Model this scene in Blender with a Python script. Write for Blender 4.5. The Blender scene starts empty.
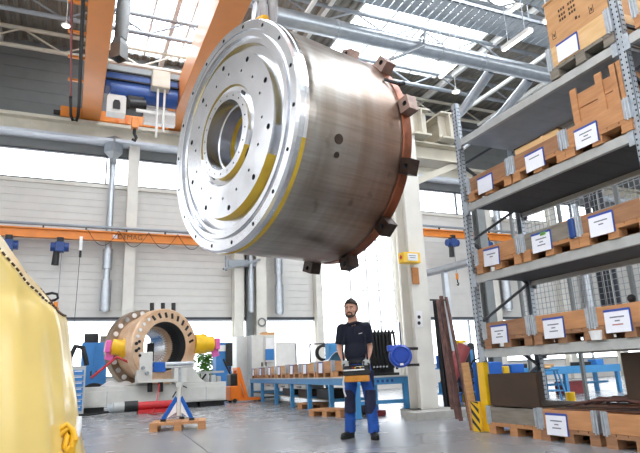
import bpy, bmesh, math, random
from mathutils import Vector, Matrix
random.seed(7)
SC = bpy.context.scene
COL = SC.collection
PI = math.pi
def R(d): return math.radians(d)

# ------------------------------------------------------------------ camera
FPX, CAMZ = 565.75, 0.88
_yaw, _pit, _rol = R(23.918), R(14.426), R(-2.423)
_fw = Vector((math.sin(_yaw)*math.cos(_pit), math.cos(_yaw)*math.cos(_pit), math.sin(_pit)))
_r0 = Vector((math.cos(_yaw), -math.sin(_yaw), 0)); _u0 = _r0.cross(_fw)
_rt = _r0*math.cos(_rol) + _u0*math.sin(_rol); _up = _rt.cross(_fw)
CP = Vector((0, 0, CAMZ))
def ray(x, y): return _fw + _rt*((x-320)/FPX) - _up*((y-226.5)/FPX)
def atX(x, y, X): d = ray(x, y); return CP + d*(X/d.x)
def atY(x, y, Y): d = ray(x, y); return CP + d*(Y/d.y)
def atZ(x, y, Z): d = ray(x, y); return CP + d*((Z-CAMZ)/d.z)
cam = bpy.data.cameras.new('camera'); cam.sensor_width = 36; cam.lens = FPX/640*36; cam.clip_end = 200
co = bpy.data.objects.new('camera', cam); COL.objects.link(co); SC.camera = co
mw = Matrix((_rt, _up, -_fw)).transposed().to_4x4(); mw.translation = CP; co.matrix_world = mw

# ------------------------------------------------------------------ materials
def lin(c):
    o = []
    for v in c:
        v /= 255.0
        o.append(v/12.92 if v <= .04045 else ((v+.055)/1.055)**2.4)
    return (*o, 1)
MATS = {}
def mat(name, rgb, rough=.5, metal=0, var=.08, scale=6, rgb2=None, bump=0, stretch=(1, 1, 1), coat=0, ramp=(.35, .65), rvar=0, detail=4):
    m = bpy.data.materials.new(name); m.use_nodes = True
    nt = m.node_tree; N = nt.nodes; L = nt.links
    b = N['Principled BSDF']
    tc = N.new('ShaderNodeTexCoord'); mp = N.new('ShaderNodeMapping'); mp.inputs['Scale'].default_value = stretch
    no = N.new('ShaderNodeTexNoise'); no.inputs['Scale'].default_value = scale; no.inputs['Detail'].default_value = detail
    L.new(tc.outputs['Object'], mp.inputs['Vector']); L.new(mp.outputs[0], no.inputs['Vector'])
    cr = N.new('ShaderNodeValToRGB'); L.new(no.outputs['Fac'], cr.inputs[0])
    c = lin(rgb)
    if rgb2 is None:
        c1 = tuple(max(0, v*(1-var)) for v in c[:3])+(1,); c2 = tuple(min(1, v*(1+var)) for v in c[:3])+(1,)
    else: c1, c2 = c, lin(rgb2)
    cr.color_ramp.elements[0].color = c1; cr.color_ramp.elements[1].color = c2
    cr.color_ramp.elements[0].position, cr.color_ramp.elements[1].position = ramp
    L.new(cr.outputs[0], b.inputs['Base Color'])
    b.inputs['Roughness'].default_value = rough; b.inputs['Metallic'].default_value = metal
    if coat: b.inputs['Coat Weight'].default_value = coat; b.inputs['Coat Roughness'].default_value = .12
    if rvar:
        mr = N.new('ShaderNodeMapRange'); mr.inputs['To Min'].default_value = rough-rvar; mr.inputs['To Max'].default_value = rough+rvar
        L.new(no.outputs['Fac'], mr.inputs['Value']); L.new(mr.outputs[0], b.inputs['Roughness'])
    if bump:
        bp = N.new('ShaderNodeBump'); bp.inputs['Strength'].default_value = bump; bp.inputs['Distance'].default_value = .02
        L.new(no.outputs['Fac'], bp.inputs['Height']); L.new(bp.outputs[0], b.inputs['Normal'])
    MATS[name] = m
    return m
def glow(name, rgb, strength, var=.05):
    m = bpy.data.materials.new(name); m.use_nodes = True
    nt = m.node_tree; N = nt.nodes; L = nt.links
    b = N['Principled BSDF']; b.inputs['Roughness'].default_value = .2
    tc = N.new('ShaderNodeTexCoord'); no = N.new('ShaderNodeTexNoise'); no.inputs['Scale'].default_value = .6
    L.new(tc.outputs['Object'], no.inputs['Vector'])
    cr = N.new('ShaderNodeValToRGB'); L.new(no.outputs['Fac'], cr.inputs[0]); c = lin(rgb)
    cr.color_ramp.elements[0].color = tuple(v*(1-var) for v in c[:3])+(1,); cr.color_ramp.elements[1].color = c
    b.inputs['Base Color'].default_value = c
    L.new(cr.outputs[0], b.inputs['Emission Color']); b.inputs['Emission Strength'].default_value = strength
    MATS[name] = m
    return m

# ------------------------------------------------------------------ mesh collector
class M:
    def __init__(s): s.v = []; s.f = []; s.mi = []; s.sm = []
    def add(s, vs, fs, mi=0, sm=False):
        o = len(s.v); s.v += [Vector(v) for v in vs]
        for f in fs: s.f.append([i+o for i in f]); s.mi.append(mi); s.sm.append(sm)
        return s
    def box(s, x0, x1, y0, y1, z0, z1, mi=0):
        vs = [(x, y, z) for x in (x0, x1) for y in (y0, y1) for z in (z0, z1)]
        return s.add(vs, [(0, 1, 3, 2), (4, 6, 7, 5), (0, 4, 5, 1), (2, 3, 7, 6), (0, 2, 6, 4), (1, 5, 7, 3)], mi)
    def cbox(s, c, sz, rot=None, mi=0):
        c = Vector(c); h = Vector(sz)/2; rt = rot or Matrix.Identity(3)
        vs = [c + rt @ Vector((x*h.x, y*h.y, z*h.z)) for x in (-1, 1) for y in (-1, 1) for z in (-1, 1)]
        return s.add(vs, [(0, 1, 3, 2), (4, 6, 7, 5), (0, 4, 5, 1), (2, 3, 7, 6), (0, 2, 6, 4), (1, 5, 7, 3)], mi)
    def bar(s, p0, p1, w, h, up=(0, 0, 1), mi=0):
        p0, p1 = Vector(p0), Vector(p1); d = (p1-p0); l = d.length; d.normalize()
        u = Vector(up)
        if abs(d.dot(u)) > .99: u = Vector((0, 1, 0))
        a = d.cross(u).normalized(); b = a.cross(d)
        return s.cbox((p0+p1)/2, (l, w, h), Matrix((d, a, b)).transposed(), mi)
    def cyl(s, p0, p1, r0, r1=None, n=16, caps=True, mi=0, sm=True):
        p0, p1 = Vector(p0), Vector(p1); r1 = r0 if r1 is None else r1
        d = (p1-p0).normalized(); u = Vector((0, 0, 1)) if abs(d.z) < .9 else Vector((1, 0, 0))
        a = d.cross(u).normalized(); b = d.cross(a)
        vs = []
        for p, r in ((p0, r0), (p1, r1)):
            for k in range(n):
                t = 2*PI*k/n; vs.append(p+a*(r*math.cos(t))+b*(r*math.sin(t)))
        s.add(vs, [(k, (k+1) % n, n+(k+1) % n, n+k) for k in range(n)], mi, sm)
        if caps: s.add(vs[:n], [tuple(range(n))[::-1]], mi); s.add(vs[n:], [tuple(range(n))], mi)
        return s
    def tube(s, pts, r, n=8, mi=0, closed=False):
        pts = [Vector(p) for p in pts]; k = len(pts); vs = []; prev = None
        for i, p in enumerate(pts):
            if closed: d = pts[(i+1) % k]-pts[i-1]
            else: d = pts[min(i+1, k-1)]-pts[max(i-1, 0)]
            d.normalize()
            if prev is None:
                u = Vector((0, 0, 1)) if abs(d.z) < .9 else Vector((1, 0, 0)); a = d.cross(u).normalized()
            else:
                a = prev-d*prev.dot(d); a.normalize()
            prev = a; b = d.cross(a); rr = r[i] if isinstance(r, (list, tuple)) else r
            vs += [p+a*(rr*math.cos(2*PI*j/n))+b*(rr*math.sin(2*PI*j/n)) for j in range(n)]
        fs = []
        for i in range(k if closed else k-1):
            i2 = (i+1) % k
            fs += [(i*n+j, i*n+(j+1) % n, i2*n+(j+1) % n, i2*n+j) for j in range(n)]
        s.add(vs, fs, mi, True)
        if not closed: s.add(vs[:n], [tuple(range(n))[::-1]], mi); s.add(vs[-n:], [tuple(range(n))], mi)
        return s
    def lathe(s, prof, o=(0, 0, 0), ax=(1, 0, 0), n=64, closed=False, sm=False, arc=2*PI):
        # prof: (axial, radius[, material index of the segment that starts here])
        o = Vector(o); d = Vector(ax).normalized(); u = Vector((0, 0, 1)) if abs(d.z) < .9 else Vector((1, 0, 0))
        a = d.cross(u).normalized(); b = a.cross(d); vs = []
        for q in prof:
            for k in range(n):
                t = arc*k/n; vs.append(o+d*q[0]+a*(q[1]*math.cos(t))+b*(q[1]*math.sin(t)))
        P = len(prof)
        for i in range(P if closed else P-1):
            i2 = (i+1) % P; mi = prof[i][2] if len(prof[i]) > 2 else 0
            o_ = len(s.v) if i == 0 else o_
            if i == 0: s.v += vs
            for k in range(n):
                s.f.append([o_+i*n+k, o_+i*n+(k+1) % n, o_+i2*n+(k+1) % n, o_+i2*n+k]); s.mi.append(mi); s.sm.append(sm)
        return s
    def sph(s, c, r, n=16, m=10, mi=0, rot=None):
        c = Vector(c); r = Vector((r, r, r)) if not hasattr(r, '__len__') else Vector(r); rt = rot or Matrix.Identity(3); vs = []
        for i in range(1, m):
            ph = PI*i/m
            for k in range(n):
                t = 2*PI*k/n; vs.append(c+rt @ Vector((r.x*math.sin(ph)*math.cos(t), r.y*math.sin(ph)*math.sin(t), r.z*math.cos(ph))))
        vs += [c+rt @ Vector((0, 0, r.z)), c-rt @ Vector((0, 0, r.z))]; T = len(vs)-2; fs = []
        for i in range(m-2): fs += [(i*n+k, (i+1)*n+k, (i+1)*n+(k+1) % n, i*n+(k+1) % n) for k in range(n)]
        fs += [(T, k, (k+1) % n) for k in range(n)]+[(T+1, (m-2)*n+(k+1) % n, (m-2)*n+k) for k in range(n)]
        return s.add(vs, fs, mi, True)
    def cap(s, p0, p1, r0, r1=None, n=14):
        r1 = r0 if r1 is None else r1
        s.cyl(p0, p1, r0, r1, n, True); s.sph(p0, r0, n, 8); s.sph(p1, r1, n, 8); return s
    def prism(s, poly, o, ex, ey, th, mi=0):
        # poly in the plane (ex, ey), thickness th along ex x ey
        o, ex, ey = Vector(o), Vector(ex), Vector(ey); nz = ex.cross(ey).normalized()*th; n = len(poly)
        vs = [o+ex*x+ey*y for x, y in poly]; vs += [v+nz for v in vs]
        return s.add(vs, [tuple(range(n))[::-1], tuple(range(n, 2*n))]+[(k, (k+1) % n, n+(k+1) % n, n+k) for k in range(n)], mi)
    def grid(s, fn, nu, nv, mi=0, sm=True):
        vs = [fn(i/nu, j/nv) for i in range(nu+1) for j in range(nv+1)]
        return s.add(vs, [(i*(nv+1)+j, (i+1)*(nv+1)+j, (i+1)*(nv+1)+j+1, i*(nv+1)+j+1) for i in range(nu) for j in range(nv)], mi, sm)
    def build(s, name, mats, parent=None, world=False, bevel=0, loc=None, fix=True):
        vs = s.v
        if world and parent is not None:
            inv = (Matrix.Translation(parent.location) @ parent.rotation_euler.to_matrix().to_4x4()).inverted()
            vs = [inv @ v for v in vs]
        if loc is not None:
            l = Vector(loc); vs = [v-l for v in vs]
        me = bpy.data.meshes.new(name); me.from_pydata([tuple(v) for v in vs], [], s.f)
        if not isinstance(mats, (list, tuple)): mats = [mats]
        for m in mats: me.materials.append(MATS[m] if isinstance(m, str) else m)
        for p, mi, sm in zip(me.polygons, s.mi, s.sm): p.material_index = mi; p.use_smooth = sm
        if fix:
            bm = bmesh.new(); bm.from_mesh(me); bmesh.ops.recalc_face_normals(bm, faces=bm.faces); bm.to_mesh(me); bm.free()
        o = bpy.data.objects.new(name, me); COL.objects.link(o)
        if parent is not None: o.parent = parent
        if loc is not None: o.location = loc
        if bevel:
            b = o.modifiers.new('b', 'BEVEL'); b.width = bevel; b.segments = 2; b.limit_method = 'ANGLE'
        return o

def tag(o, label, cat, group=None):
    o['label'] = label; o['category'] = cat
    if group: o['group'] = group
    return o
def thing(name, label, cat, loc=(0, 0, 0), rotz=0, group=None):
    o = bpy.data.objects.new(name, None); COL.objects.link(o); o.empty_display_size = .1
    o.location = loc; o.rotation_euler = (0, 0, rotz)
    return tag(o, label, cat, group)
def solo(name, m, mats, label, cat, group=None, bevel=0, loc=None):
    if loc is None:
        xs = [v.x for v in m.v]; ys = [v.y for v in m.v]; zs = [v.z for v in m.v]
        loc = ((min(xs)+max(xs))/2, (min(ys)+max(ys))/2, min(zs))
    return tag(m.build(name, mats, None, bevel=bevel, loc=loc), label, cat, group)
def struct(name, m, mats):
    o = m.build(name, mats); o['kind'] = 'structure'; return o
def dup(root, loc, rotz, label=None, group=None):
    r = root.copy(); COL.objects.link(r); r.location = loc; r.rotation_euler = (0, 0, rotz)
    if label: r['label'] = label
    if group: r['group'] = group
    for ch in list(root.children):
        c = ch.copy(); COL.objects.link(c); c.parent = r
        for g in ch.children:
            d = g.copy(); COL.objects.link(d); d.parent = c
    return r
def realize(o):
    # bake the modifiers into the mesh
    dg = bpy.context.evaluated_depsgraph_get(); dg.update()
    me = bpy.data.meshes.new_from_object(o.evaluated_get(dg)); o.modifiers.clear(); o.data = me
def carve(o, cutter):
    # cut the holes the collector holds out of a mesh
    c = cutter.build('hole_cutter', 'hole_shade'); c.parent = o.parent; c.location = o.location
    b = o.modifiers.new('h', 'BOOLEAN'); b.operation = 'DIFFERENCE'; b.object = c; b.solver = 'EXACT'; b.material_mode = 'TRANSFER'
    realize(o); bpy.data.objects.remove(c)
def blend(name, m, mats, parent, voxel=.012, smooth=6, world=False):
    # melt overlapping shapes into one continuous skin
    o = m.build(name, mats, parent, world=world)
    r = o.modifiers.new('r', 'REMESH'); r.mode = 'VOXEL'; r.voxel_size = voxel; r.use_smooth_shade = True
    s = o.modifiers.new('s', 'SMOOTH'); s.iterations = smooth; s.factor = .5
    realize(o); return o

# ------------------------------------------------------------------ palette
mat('floor_epoxy', (126, 128, 131), .27, 0, rgb2=(134, 136, 138), scale=.8, rvar=.03, ramp=(.3, .7))
mat('panel_white', (214, 212, 207), .55, 0, .03, 2)
mat('panel_grey', (116, 118, 118), .55, 0, .05, 2)
mat('cream', (205, 199, 183), .5, 0, .05, 3)
mat('cream_light', (222, 219, 210), .5, 0, .04, 3)
mat('flange_blue', (206, 212, 220), .4, 0, .04, 3)
mat('deck', (132, 128, 120), .5, .2, .1, 3)
mat('white_paint', (226, 226, 222), .4, 0, .03, 5)
mat('frame_grey', (150, 156, 162), .45, .2, .05, 5)
mat('dark_frame', (52, 56, 64), .5, 0, .1, 5)
mat('orange', (222, 132, 40), .38, 0, .06, 3, coat=.3)
mat('orange_deep', (232, 120, 28), .4, 0, .06, 5)
mat('crane_blue', (32, 76, 150), .4, 0, .12, 6, coat=.2)
mat('hoist_blue', (34, 66, 128), .4, 0, .12, 12)
mat('bench_blue', (66, 138, 190), .42, 0, .06, 5)
mat('cabinet_blue', (54, 124, 190), .4, 0, .04, 4)
mat('reel_blue', (24, 72, 178), .35, 0, .06, 8, coat=.2)
mat('box_blue', (20, 92, 180), .4, 0, .08, 8)
mat('black', (24, 24, 26), .5, 0, .2, 10)
mat('black_rubber', (18, 18, 19), .65, 0, .2, 14)
mat('dark_steel', (48, 46, 44), .5, .6, .15, 10)
mat('galv', (178, 184, 190), .38, .5, .1, 14, stretch=(1, 1, 1))
mat('galv_rack', (176, 184, 192), .42, .45, .08, 20)
mat('duct_steel', (182, 188, 194), .3, .8, .08, 5)
mat('duct_grey', (118, 122, 122), .5, .1, .06, 6)
mat('shelf_beam', (186, 188, 186), .45, .25, .05, 8)
mat('shelf_deck_shaded', (46, 46, 45), .6, .1, .1, 4)  # lower decks: the shade under the shelves put into the colour
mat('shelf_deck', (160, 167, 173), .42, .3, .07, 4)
mat('hole_shade', (30, 34, 40), .8, 0, .1, 10)  # hole insides: the shade of their depth put into the colour
mat('pine', (214, 168, 116), .62, 0, rgb2=(186, 134, 84), scale=3, stretch=(1, 1, 9), ramp=(.3, .75), bump=.1)
mat('pine_pale', (226, 190, 140), .62, 0, rgb2=(206, 164, 110), scale=3, stretch=(1, 1, 8), ramp=(.3, .75), bump=.1)
mat('pine_red', (166, 122, 88), .62, 0, rgb2=(134, 94, 66), scale=3, stretch=(1, 1, 9), ramp=(.3, .75), bump=.1)
mat('crate_orange', (198, 144, 98), .6, 0, rgb2=(168, 116, 74), scale=2.5, stretch=(1, 1, 8), ramp=(.3, .75), bump=.1)
mat('plywood', (200, 154, 106), .6, 0, rgb2=(182, 134, 86), scale=4, stretch=(1, 2, 5), ramp=(.3, .7))
mat('weathered', (142, 134, 122), .7, 0, rgb2=(108, 100, 90), scale=3, stretch=(1, 1, 9), ramp=(.3, .75), bump=.15)
mat('fibreboard', (68, 50, 36), .6, 0, .15, 2.5)
mat('paper', (236, 238, 246), .6, 0, .02, 5)
mat('label_blue', (40, 74, 160), .5, 0, .08, 5)
mat('ink', (116, 118, 132), .6, 0, .1, 5)
mat('ink_red', (176, 120, 120), .6, 0, .1, 5)
mat('stamp', (70, 46, 28), .7, 0, .1, 5)
mat('steel_face', (216, 218, 222), .24, 1, .06, 3, rvar=.07)
mat('steel_bright', (230, 231, 234), .2, 1, .05, 3, rvar=.06)
mat('primer_yellow', (196, 164, 52), .45, 0, .12, 4)
mat('primer_olive', (140, 122, 64), .45, .3, .12, 4)
mat('copper', (138, 82, 58), .42, .75, .25, 5)
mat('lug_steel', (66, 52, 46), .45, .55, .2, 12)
mat('lug_lit', (150, 128, 118), .4, .6, .15, 12)
mat('film', (226, 198, 118), .3, 0, .05, 2, coat=.6)
mat('yellow', (238, 190, 20), .4, 0, .06, 6, coat=.2)
mat('yellow_deep', (226, 170, 10), .4, 0, .06, 6)
mat('machine_white', (208, 208, 202), .45, 0, .04, 5)
mat('machine_grey', (178, 180, 178), .45, .1, .05, 5)
mat('ring_copper', (224, 194, 164), .35, .25, .1, 3, rgb2=(206, 168, 132))
mat('ring_edge', (150, 134, 116), .35, .6, .15, 4)
mat('pink', (226, 108, 178), .45, 0, .08, 8)
mat('red', (188, 40, 44), .4, 0, .1, 8)
mat('maroon', (140, 58, 60), .45, .1, .12, 8)
mat('rust', (112, 78, 70), .55, .3, .2, 8, rgb2=(84, 56, 50))
mat('concrete', (168, 166, 160), .75, 0, .08, 9, bump=.2)
mat('sling_grey', (150, 146, 146), .8, 0, .15, 10, stretch=(1, 1, .4), bump=.6)
mat('sling_yellow', (222, 166, 40), .7, 0, .1, 10)
mat('leaf', (104, 156, 72), .6, 0, .3, 8)
mat('shirt_navy', (24, 29, 48), .85, 0, .15, 20, bump=.1)
mat('work_blue', (30, 82, 168), .8, 0, .12, 14, bump=.15)
mat('work_navy', (36, 40, 68), .85, 0, .15, 20, bump=.1)
mat('skin', (214, 162, 138), .5, 0, .06, 12)
mat('hair', (44, 34, 28), .6, 0, .25, 60)
mat('boot', (26, 26, 28), .5, 0, .2, 20)
mat('glove_grey', (172, 176, 174), .75, 0, .08, 30)
mat('eye', (240, 238, 234), .3, 0, .02, 5)
mat('lips', (186, 116, 104), .5, 0, .06, 12)
mat('orange_case', (206, 136, 44), .45, 0, .07, 10)
mat('white_plastic', (232, 232, 232), .4, 0, .03, 6)
mat('brown_plate', (186, 122, 62), .5, 0, .1, 8)
# special materials: drum shell (turned steel with heat bands and grease marks), crane paint
def drum_shell():
    m = bpy.data.materials.new('drum_shell'); m.use_nodes = True; nt = m.node_tree; N = nt.nodes; L = nt.links; b = N['Principled BSDF']
    tc = N.new('ShaderNodeTexCoord')
    sep = N.new('ShaderNodeSeparateXYZ'); L.new(tc.outputs['Object'], sep.inputs[0])
    # turning bands along the axis
    mp = N.new('ShaderNodeMapping'); mp.inputs['Scale'].default_value = (4.5, .3, .3); L.new(tc.outputs['Object'], mp.inputs[0])
    n1 = N.new('ShaderNodeTexNoise'); n1.inputs['Scale'].default_value = 1.0; n1.inputs['Detail'].default_value = 6; L.new(mp.outputs[0], n1.inputs['Vector'])
    cr = N.new('ShaderNodeValToRGB'); e = cr.color_ramp.elements
    e[0].position = .25; e[0].color = lin((136, 128, 118)); e[1].position = .75; e[1].color = lin((172, 168, 162))
    x = cr.color_ramp.elements.new(.5); x.color = lin((154, 146, 136)); L.new(n1.outputs['Fac'], cr.inputs[0])
    # rusty rear third
    mr = N.new('ShaderNodeMapRange'); mr.inputs['From Min'].default_value = .55; mr.inputs['From Max'].default_value = 1.5; L.new(sep.outputs['X'], mr.inputs['Value'])
    mp2 = N.new('ShaderNodeMapping'); mp2.inputs['Scale'].default_value = (3, .5, .5); L.new(tc.outputs['Object'], mp2.inputs[0])
    n2 = N.new('ShaderNodeTexNoise'); n2.inputs['Scale'].default_value = 1.3; n2.inputs['Detail'].default_value = 5; L.new(mp2.outputs[0], n2.inputs['Vector'])
    mu = N.new('ShaderNodeMath'); mu.operation = 'MULTIPLY'; L.new(mr.outputs[0], mu.inputs[0]); L.new(n2.outputs['Fac'], mu.inputs[1])
    mx = N.new('ShaderNodeMix'); mx.data_type = 'RGBA'; L.new(mu.outputs[0], mx.inputs['Factor']); L.new(cr.outputs[0], mx.inputs['A']); mx.inputs['B'].default_value = lin((134, 92, 66))
    # grease spots
    vo = N.new('ShaderNodeTexNoise'); vo.inputs['Scale'].default_value = 2.6; vo.inputs['Detail'].default_value = 2; L.new(tc.outputs['Object'], vo.inputs['Vector'])
    c2 = N.new('ShaderNodeValToRGB'); c2.color_ramp.elements[0].position = .64; c2.color_ramp.elements[0].color = (0, 0, 0, 1); c2.color_ramp.elements[1].position = .72; c2.color_ramp.elements[1].color = (.6, .6, .6, 1); L.new(vo.outputs['Fac'], c2.inputs[0])
    m2 = N.new('ShaderNodeMix'); m2.data_type = 'RGBA'; L.new(c2.outputs[0], m2.inputs['Factor']); L.new(mx.outputs['Result'], m2.inputs['A']); m2.inputs['B'].default_value = lin((70, 60, 52))
    # reflection streaks along the axis, put into the colour
    mp3 = N.new('ShaderNodeMapping'); mp3.inputs['Scale'].default_value = (.45, 9, 9); L.new(tc.outputs['Object'], mp3.inputs[0])
    n3 = N.new('ShaderNodeTexNoise'); n3.inputs['Scale'].default_value = 1.6; n3.inputs['Detail'].default_value = 7; n3.inputs['Roughness'].default_value = .7; L.new(mp3.outputs[0], n3.inputs['Vector'])
    c3 = N.new('ShaderNodeValToRGB'); c3.color_ramp.elements[0].position = .32; c3.color_ramp.elements[0].color = (.72, .72, .72, 1); c3.color_ramp.elements[1].position = .68; c3.color_ramp.elements[1].color = (1.18, 1.18, 1.2, 1); L.new(n3.outputs['Fac'], c3.inputs[0])
    m3 = N.new('ShaderNodeMix'); m3.data_type = 'RGBA'; m3.blend_type = 'MULTIPLY'; m3.inputs['Factor'].default_value = .8; L.new(m2.outputs['Result'], m3.inputs['A']); L.new(c3.outputs[0], m3.inputs['B'])
    L.new(m3.outputs['Result'], b.inputs['Base Color']); b.inputs['Metallic'].default_value = .75; b.inputs['Roughness'].default_value = .38
    r = N.new('ShaderNodeMapRange'); r.inputs['To Min'].default_value = .22; r.inputs['To Max'].default_value = .42; L.new(n2.outputs['Fac'], r.inputs['Value']); L.new(r.outputs[0], b.inputs['Roughness'])
    MATS['drum_shell'] = m
drum_shell()
mat('crane_orange', (206, 124, 48), .42, 0, .05, 1.5, coat=.12)

# ================================================================== SETTING
WY = 24.0
XL, XR, YF, ZC = -7.0, 46.0, -7.0, 14.9
glow('window_glow', (246, 250, 255), 2.6)
glow('skylight_glow', (240, 247, 255), 7.0)
glow('lamp_glow', (255, 252, 244), 3.0)
m = M().box(XL, XR, YF, WY, -.2, 0); struct('floor', m, 'floor_epoxy')
# expansion joint in the floor, one saw-cut line
m = M(); p = atZ(180, 431, 0); q = atZ(212, 455, 0); d = (q-p); m.bar(p-d*3+Vector((0, 0, .001)), q+d*1+Vector((0, 0, .001)), .012, .004); 
struct('trim_1', m, 'dark_frame')
def ribs(m, x0, x1, z0, z1, y=WY, pitch=.3):
    m.box(x0, x1, y+.02, y+.2, z0, z1)
    z = z0
    while z < z1-.02:
        m.box(x0, x1, y, y+.03, z+.012, min(z+pitch-.012, z1)); z += pitch
BW0, BW1 = 10.3, 14.6            # the tall glazed bay
m = M(); ribs(m, XL, BW0, 3.3, 8.72); ribs(m, BW1, XR, 3.3, 8.72); m.box(XL, XR, WY, WY+.2, 0, 1.0)
m.box(BW0, BW1, WY, WY+.2, 8.3, 8.72)
struct('wall_back', m, 'panel_white')
m = M(); ribs(m, XL, XR, 10.1, ZC, WY, .5); struct('wall_back_upper', m, 'panel_grey')
def window(n, x0, x1, z0, z1, vs, hs, fr='frame_grey', t=.04):
    root = bpy.data.objects.new('window_%d' % n, None); COL.objects.link(root); root['kind'] = 'structure'; root.location = ((x0+x1)/2, WY, z0)
    M().box(x0, x1, WY+.1, WY+.12, z0, z1).build('pane', 'window_glow', root, world=True)
    f = M()
    for x in vs: f.box(x-t, x+t, WY-.02, WY+.1, z0, z1)
    for z in hs: f.box(x0, x1, WY+.0, WY+.1, z-t*.7, z+t*.7)
    f.box(x0, x1, WY-.06, WY+.1, z1-.06, z1); f.box(x0, x1, WY-.06, WY+.1, z0, z0+.06)
    f.build('window_frame', fr, root, world=True)
window(1, XL, BW0, 8.78, 10.08, [-3.2, .95, 5, 9], [], 'dark_frame', .025)
window(2, BW0, XR, 8.78, 10.08, [14.6, 18.8, 23, 27.2, 31.4], [], 'dark_frame', .025)
window(3, XL, BW0, 1.0, 3.22, [-4, -.5, 3, 6.6, 10.2], [])
window(4, BW1, XR, 1.0, 3.22, [18.8, 23, 27.2, 31.4], [])
window(5, BW0, BW1, 1.0, 8.3, [10.42, 12.1, 13.0, 14.5], [1.6, 3.1, 4.6, 6.1, 7.4], 'white_paint', .05)
# sills and the lower rail of the panels
m = M().box(XL, BW0, WY-.1, WY+.05, 8.64, 8.78).box(BW1, XR, WY-.1, WY+.05, 8.64, 8.78); struct('trim_2', m, 'cream_light')
m = M().box(XL, BW0, WY-.06, WY+.05, 3.22, 3.32).box(BW1, XR, WY-.06, WY+.05, 3.22, 3.32); struct('trim_3', m, 'dark_frame')
# side and rear walls
m = M().box(XL-.2, XL, YF, WY, 0, 5).box(XL-.2, XL, YF, WY, 8.5, ZC).box(XL-.2, XL, -2, 1, 5, 8.5).box(XL-.2, XL, 20, WY, 5, 8.5).box(XL-.2, XL, 5, 9, 5, 8.5).box(XL-.2, XL, 12, 16, 5, 8.5); struct('wall_left', m, 'panel_white')
m = M().box(XR, XR+.2, YF, WY, 0, ZC); struct('wall_right', m, 'panel_white')
m = M().box(XL, XR, YF-.2, YF, 0, 6).box(XL, XR, YF-.2, YF, 9, ZC); struct('wall_front', m, 'panel_white')
def pane(n, m):  # unseen glowing panes added as fill light, on the left and camera-side walls
    o = m.build('window_%d' % n, 'window_glow'); o['kind'] = 'structure'
pane(6, M().box(XL-.15, XL-.12, 1, 5, 5, 8.5)); pane(7, M().box(XL-.15, XL-.12, YF, -2, 5, 8.5)); pane(20, M().box(XL-.15, XL-.12, 9, 12, 5, 8.5)); pane(21, M().box(XL-.15, XL-.12, 16, 20, 5, 8.5)); pane(8, M().box(XL, XR, YF-.15, YF-.12, 6, 9))
# roof: corrugated deck around the skylights
SKY = [(.75, 5.2, 15, 23.6), (.75, 5.2, -5, 11), (9.8, 15.9, 14.4, 21), (9.8, 15.9, -5, 11), (22, 27, -5, 11), (-6.5, -2.5, -5, 11)]  # strips over the near end are unseen, added for more light
def deck(m, x0, x1, y0, y1):
    x = x0; p = .36
    while x < x1-1e-6:
        e = min(x+p, x1); k = (e-x)/p
        xs = [x, x+.12*k, x+.18*k, x+.30*k, e]; zs = [ZC, ZC, ZC-.07, ZC-.07, ZC]
        for i in range(4):
            m.add([(xs[i], y0, zs[i]), (xs[i+1], y0, zs[i+1]), (xs[i+1], y1, zs[i+1]), (xs[i], y1, zs[i])], [(0, 1, 2, 3)])
        x = e
m = M()
xs = [XL, -6.5, -2.5, .75, 5.2, 9.8, 15.9, 22, 27, XR]; ys = [YF, -5, 11, 14.4, 15, 21, 23.6, WY]
for i in range(len(xs)-1):
    for j in range(len(ys)-1):
        cx, cy = (xs[i]+xs[i+1])/2, (ys[j]+ys[j+1])/2
        if not any(a < cx < b and c < cy < d for a, b, c, d in SKY): deck(m, xs[i], xs[i+1], ys[j], ys[j+1])
o = m.build('ceiling', 'deck', fix=False); o['kind'] = 'structure'
m = M().box(XL, XR, YF, WY, ZC+.5, ZC+.6); struct('ceiling_roof', m, 'deck')
for n, (a, b, c, d) in enumerate(SKY):
    root = bpy.data.objects.new('window_%d' % (9+n), None); COL.objects.link(root); root['kind'] = 'structure'; root.location = ((a+b)/2, (c+d)/2, ZC)
    M().box(a, b, c, d, ZC+.2, ZC+.22).build('pane', 'skylight_glow', root, world=True)
    f = M(); k = max(2, round((b-a)/1.5))
    for i in range(k+1): x = a+(b-a)*i/k; f.box(x-.05, x+.05, c, d, ZC-.05, ZC+.2)
    k = max(2, round((d-c)/2.2))
    for i in range(k+1): y = c+(d-c)*i/k; f.box(a, b, y-.04, y+.04, ZC-.02, ZC+.2)
    f.build('window_frame', 'white_paint', root, world=True)
# roof steel: tube trusses along X
for k, (y, za, zb) in enumerate(((22.6, 14.55, 13.75), (20.2, 14.6, 13.8), (17.2, 14.6, 13.85), (14.2, 14.6, 13.9))):
    m = M(); x0, x1 = XL, XR
    m.cyl((x0, y, za), (x1, y, za), .09, n=8); m.cyl((x0, y, zb), (x1, y, zb), .09, n=8)
    x = x0; up = True
    while x < x1-1.5:
        m.cyl((x, y, zb if up else za), (x+1.5, y, za if up else zb), .04, n=6); x += 1.5; up = not up
    o = struct('beam_%d' % (k+1), m, 'frame_grey' if k else 'cream')
m = M()
for x in (-3.4, 3.0, 8.4, 16.4, 21.5): m.box(x-.09, x+.09, 8, WY, 14.55, 14.85)
struct('beam_5', m, 'white_paint')
m = M()
for x in (7.0, 17.4, 19.2): m.box(x-.06, x+.06, 11.5, 22, 13.2, 13.34)
struct('beam_6', m, 'white_paint')
# crane runway on the back wall
m = M().box(XL, XR, 23.3, 23.98, 11.16, 11.3).box(XL, XR, 23.6, 23.7, 10.6, 11.17)
struct('beam_7', m, 'cream')
m = M().box(XL, XR, 23.3, 23.98, 10.5, 10.62); struct('beam_8', m, 'flange_blue')
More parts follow.
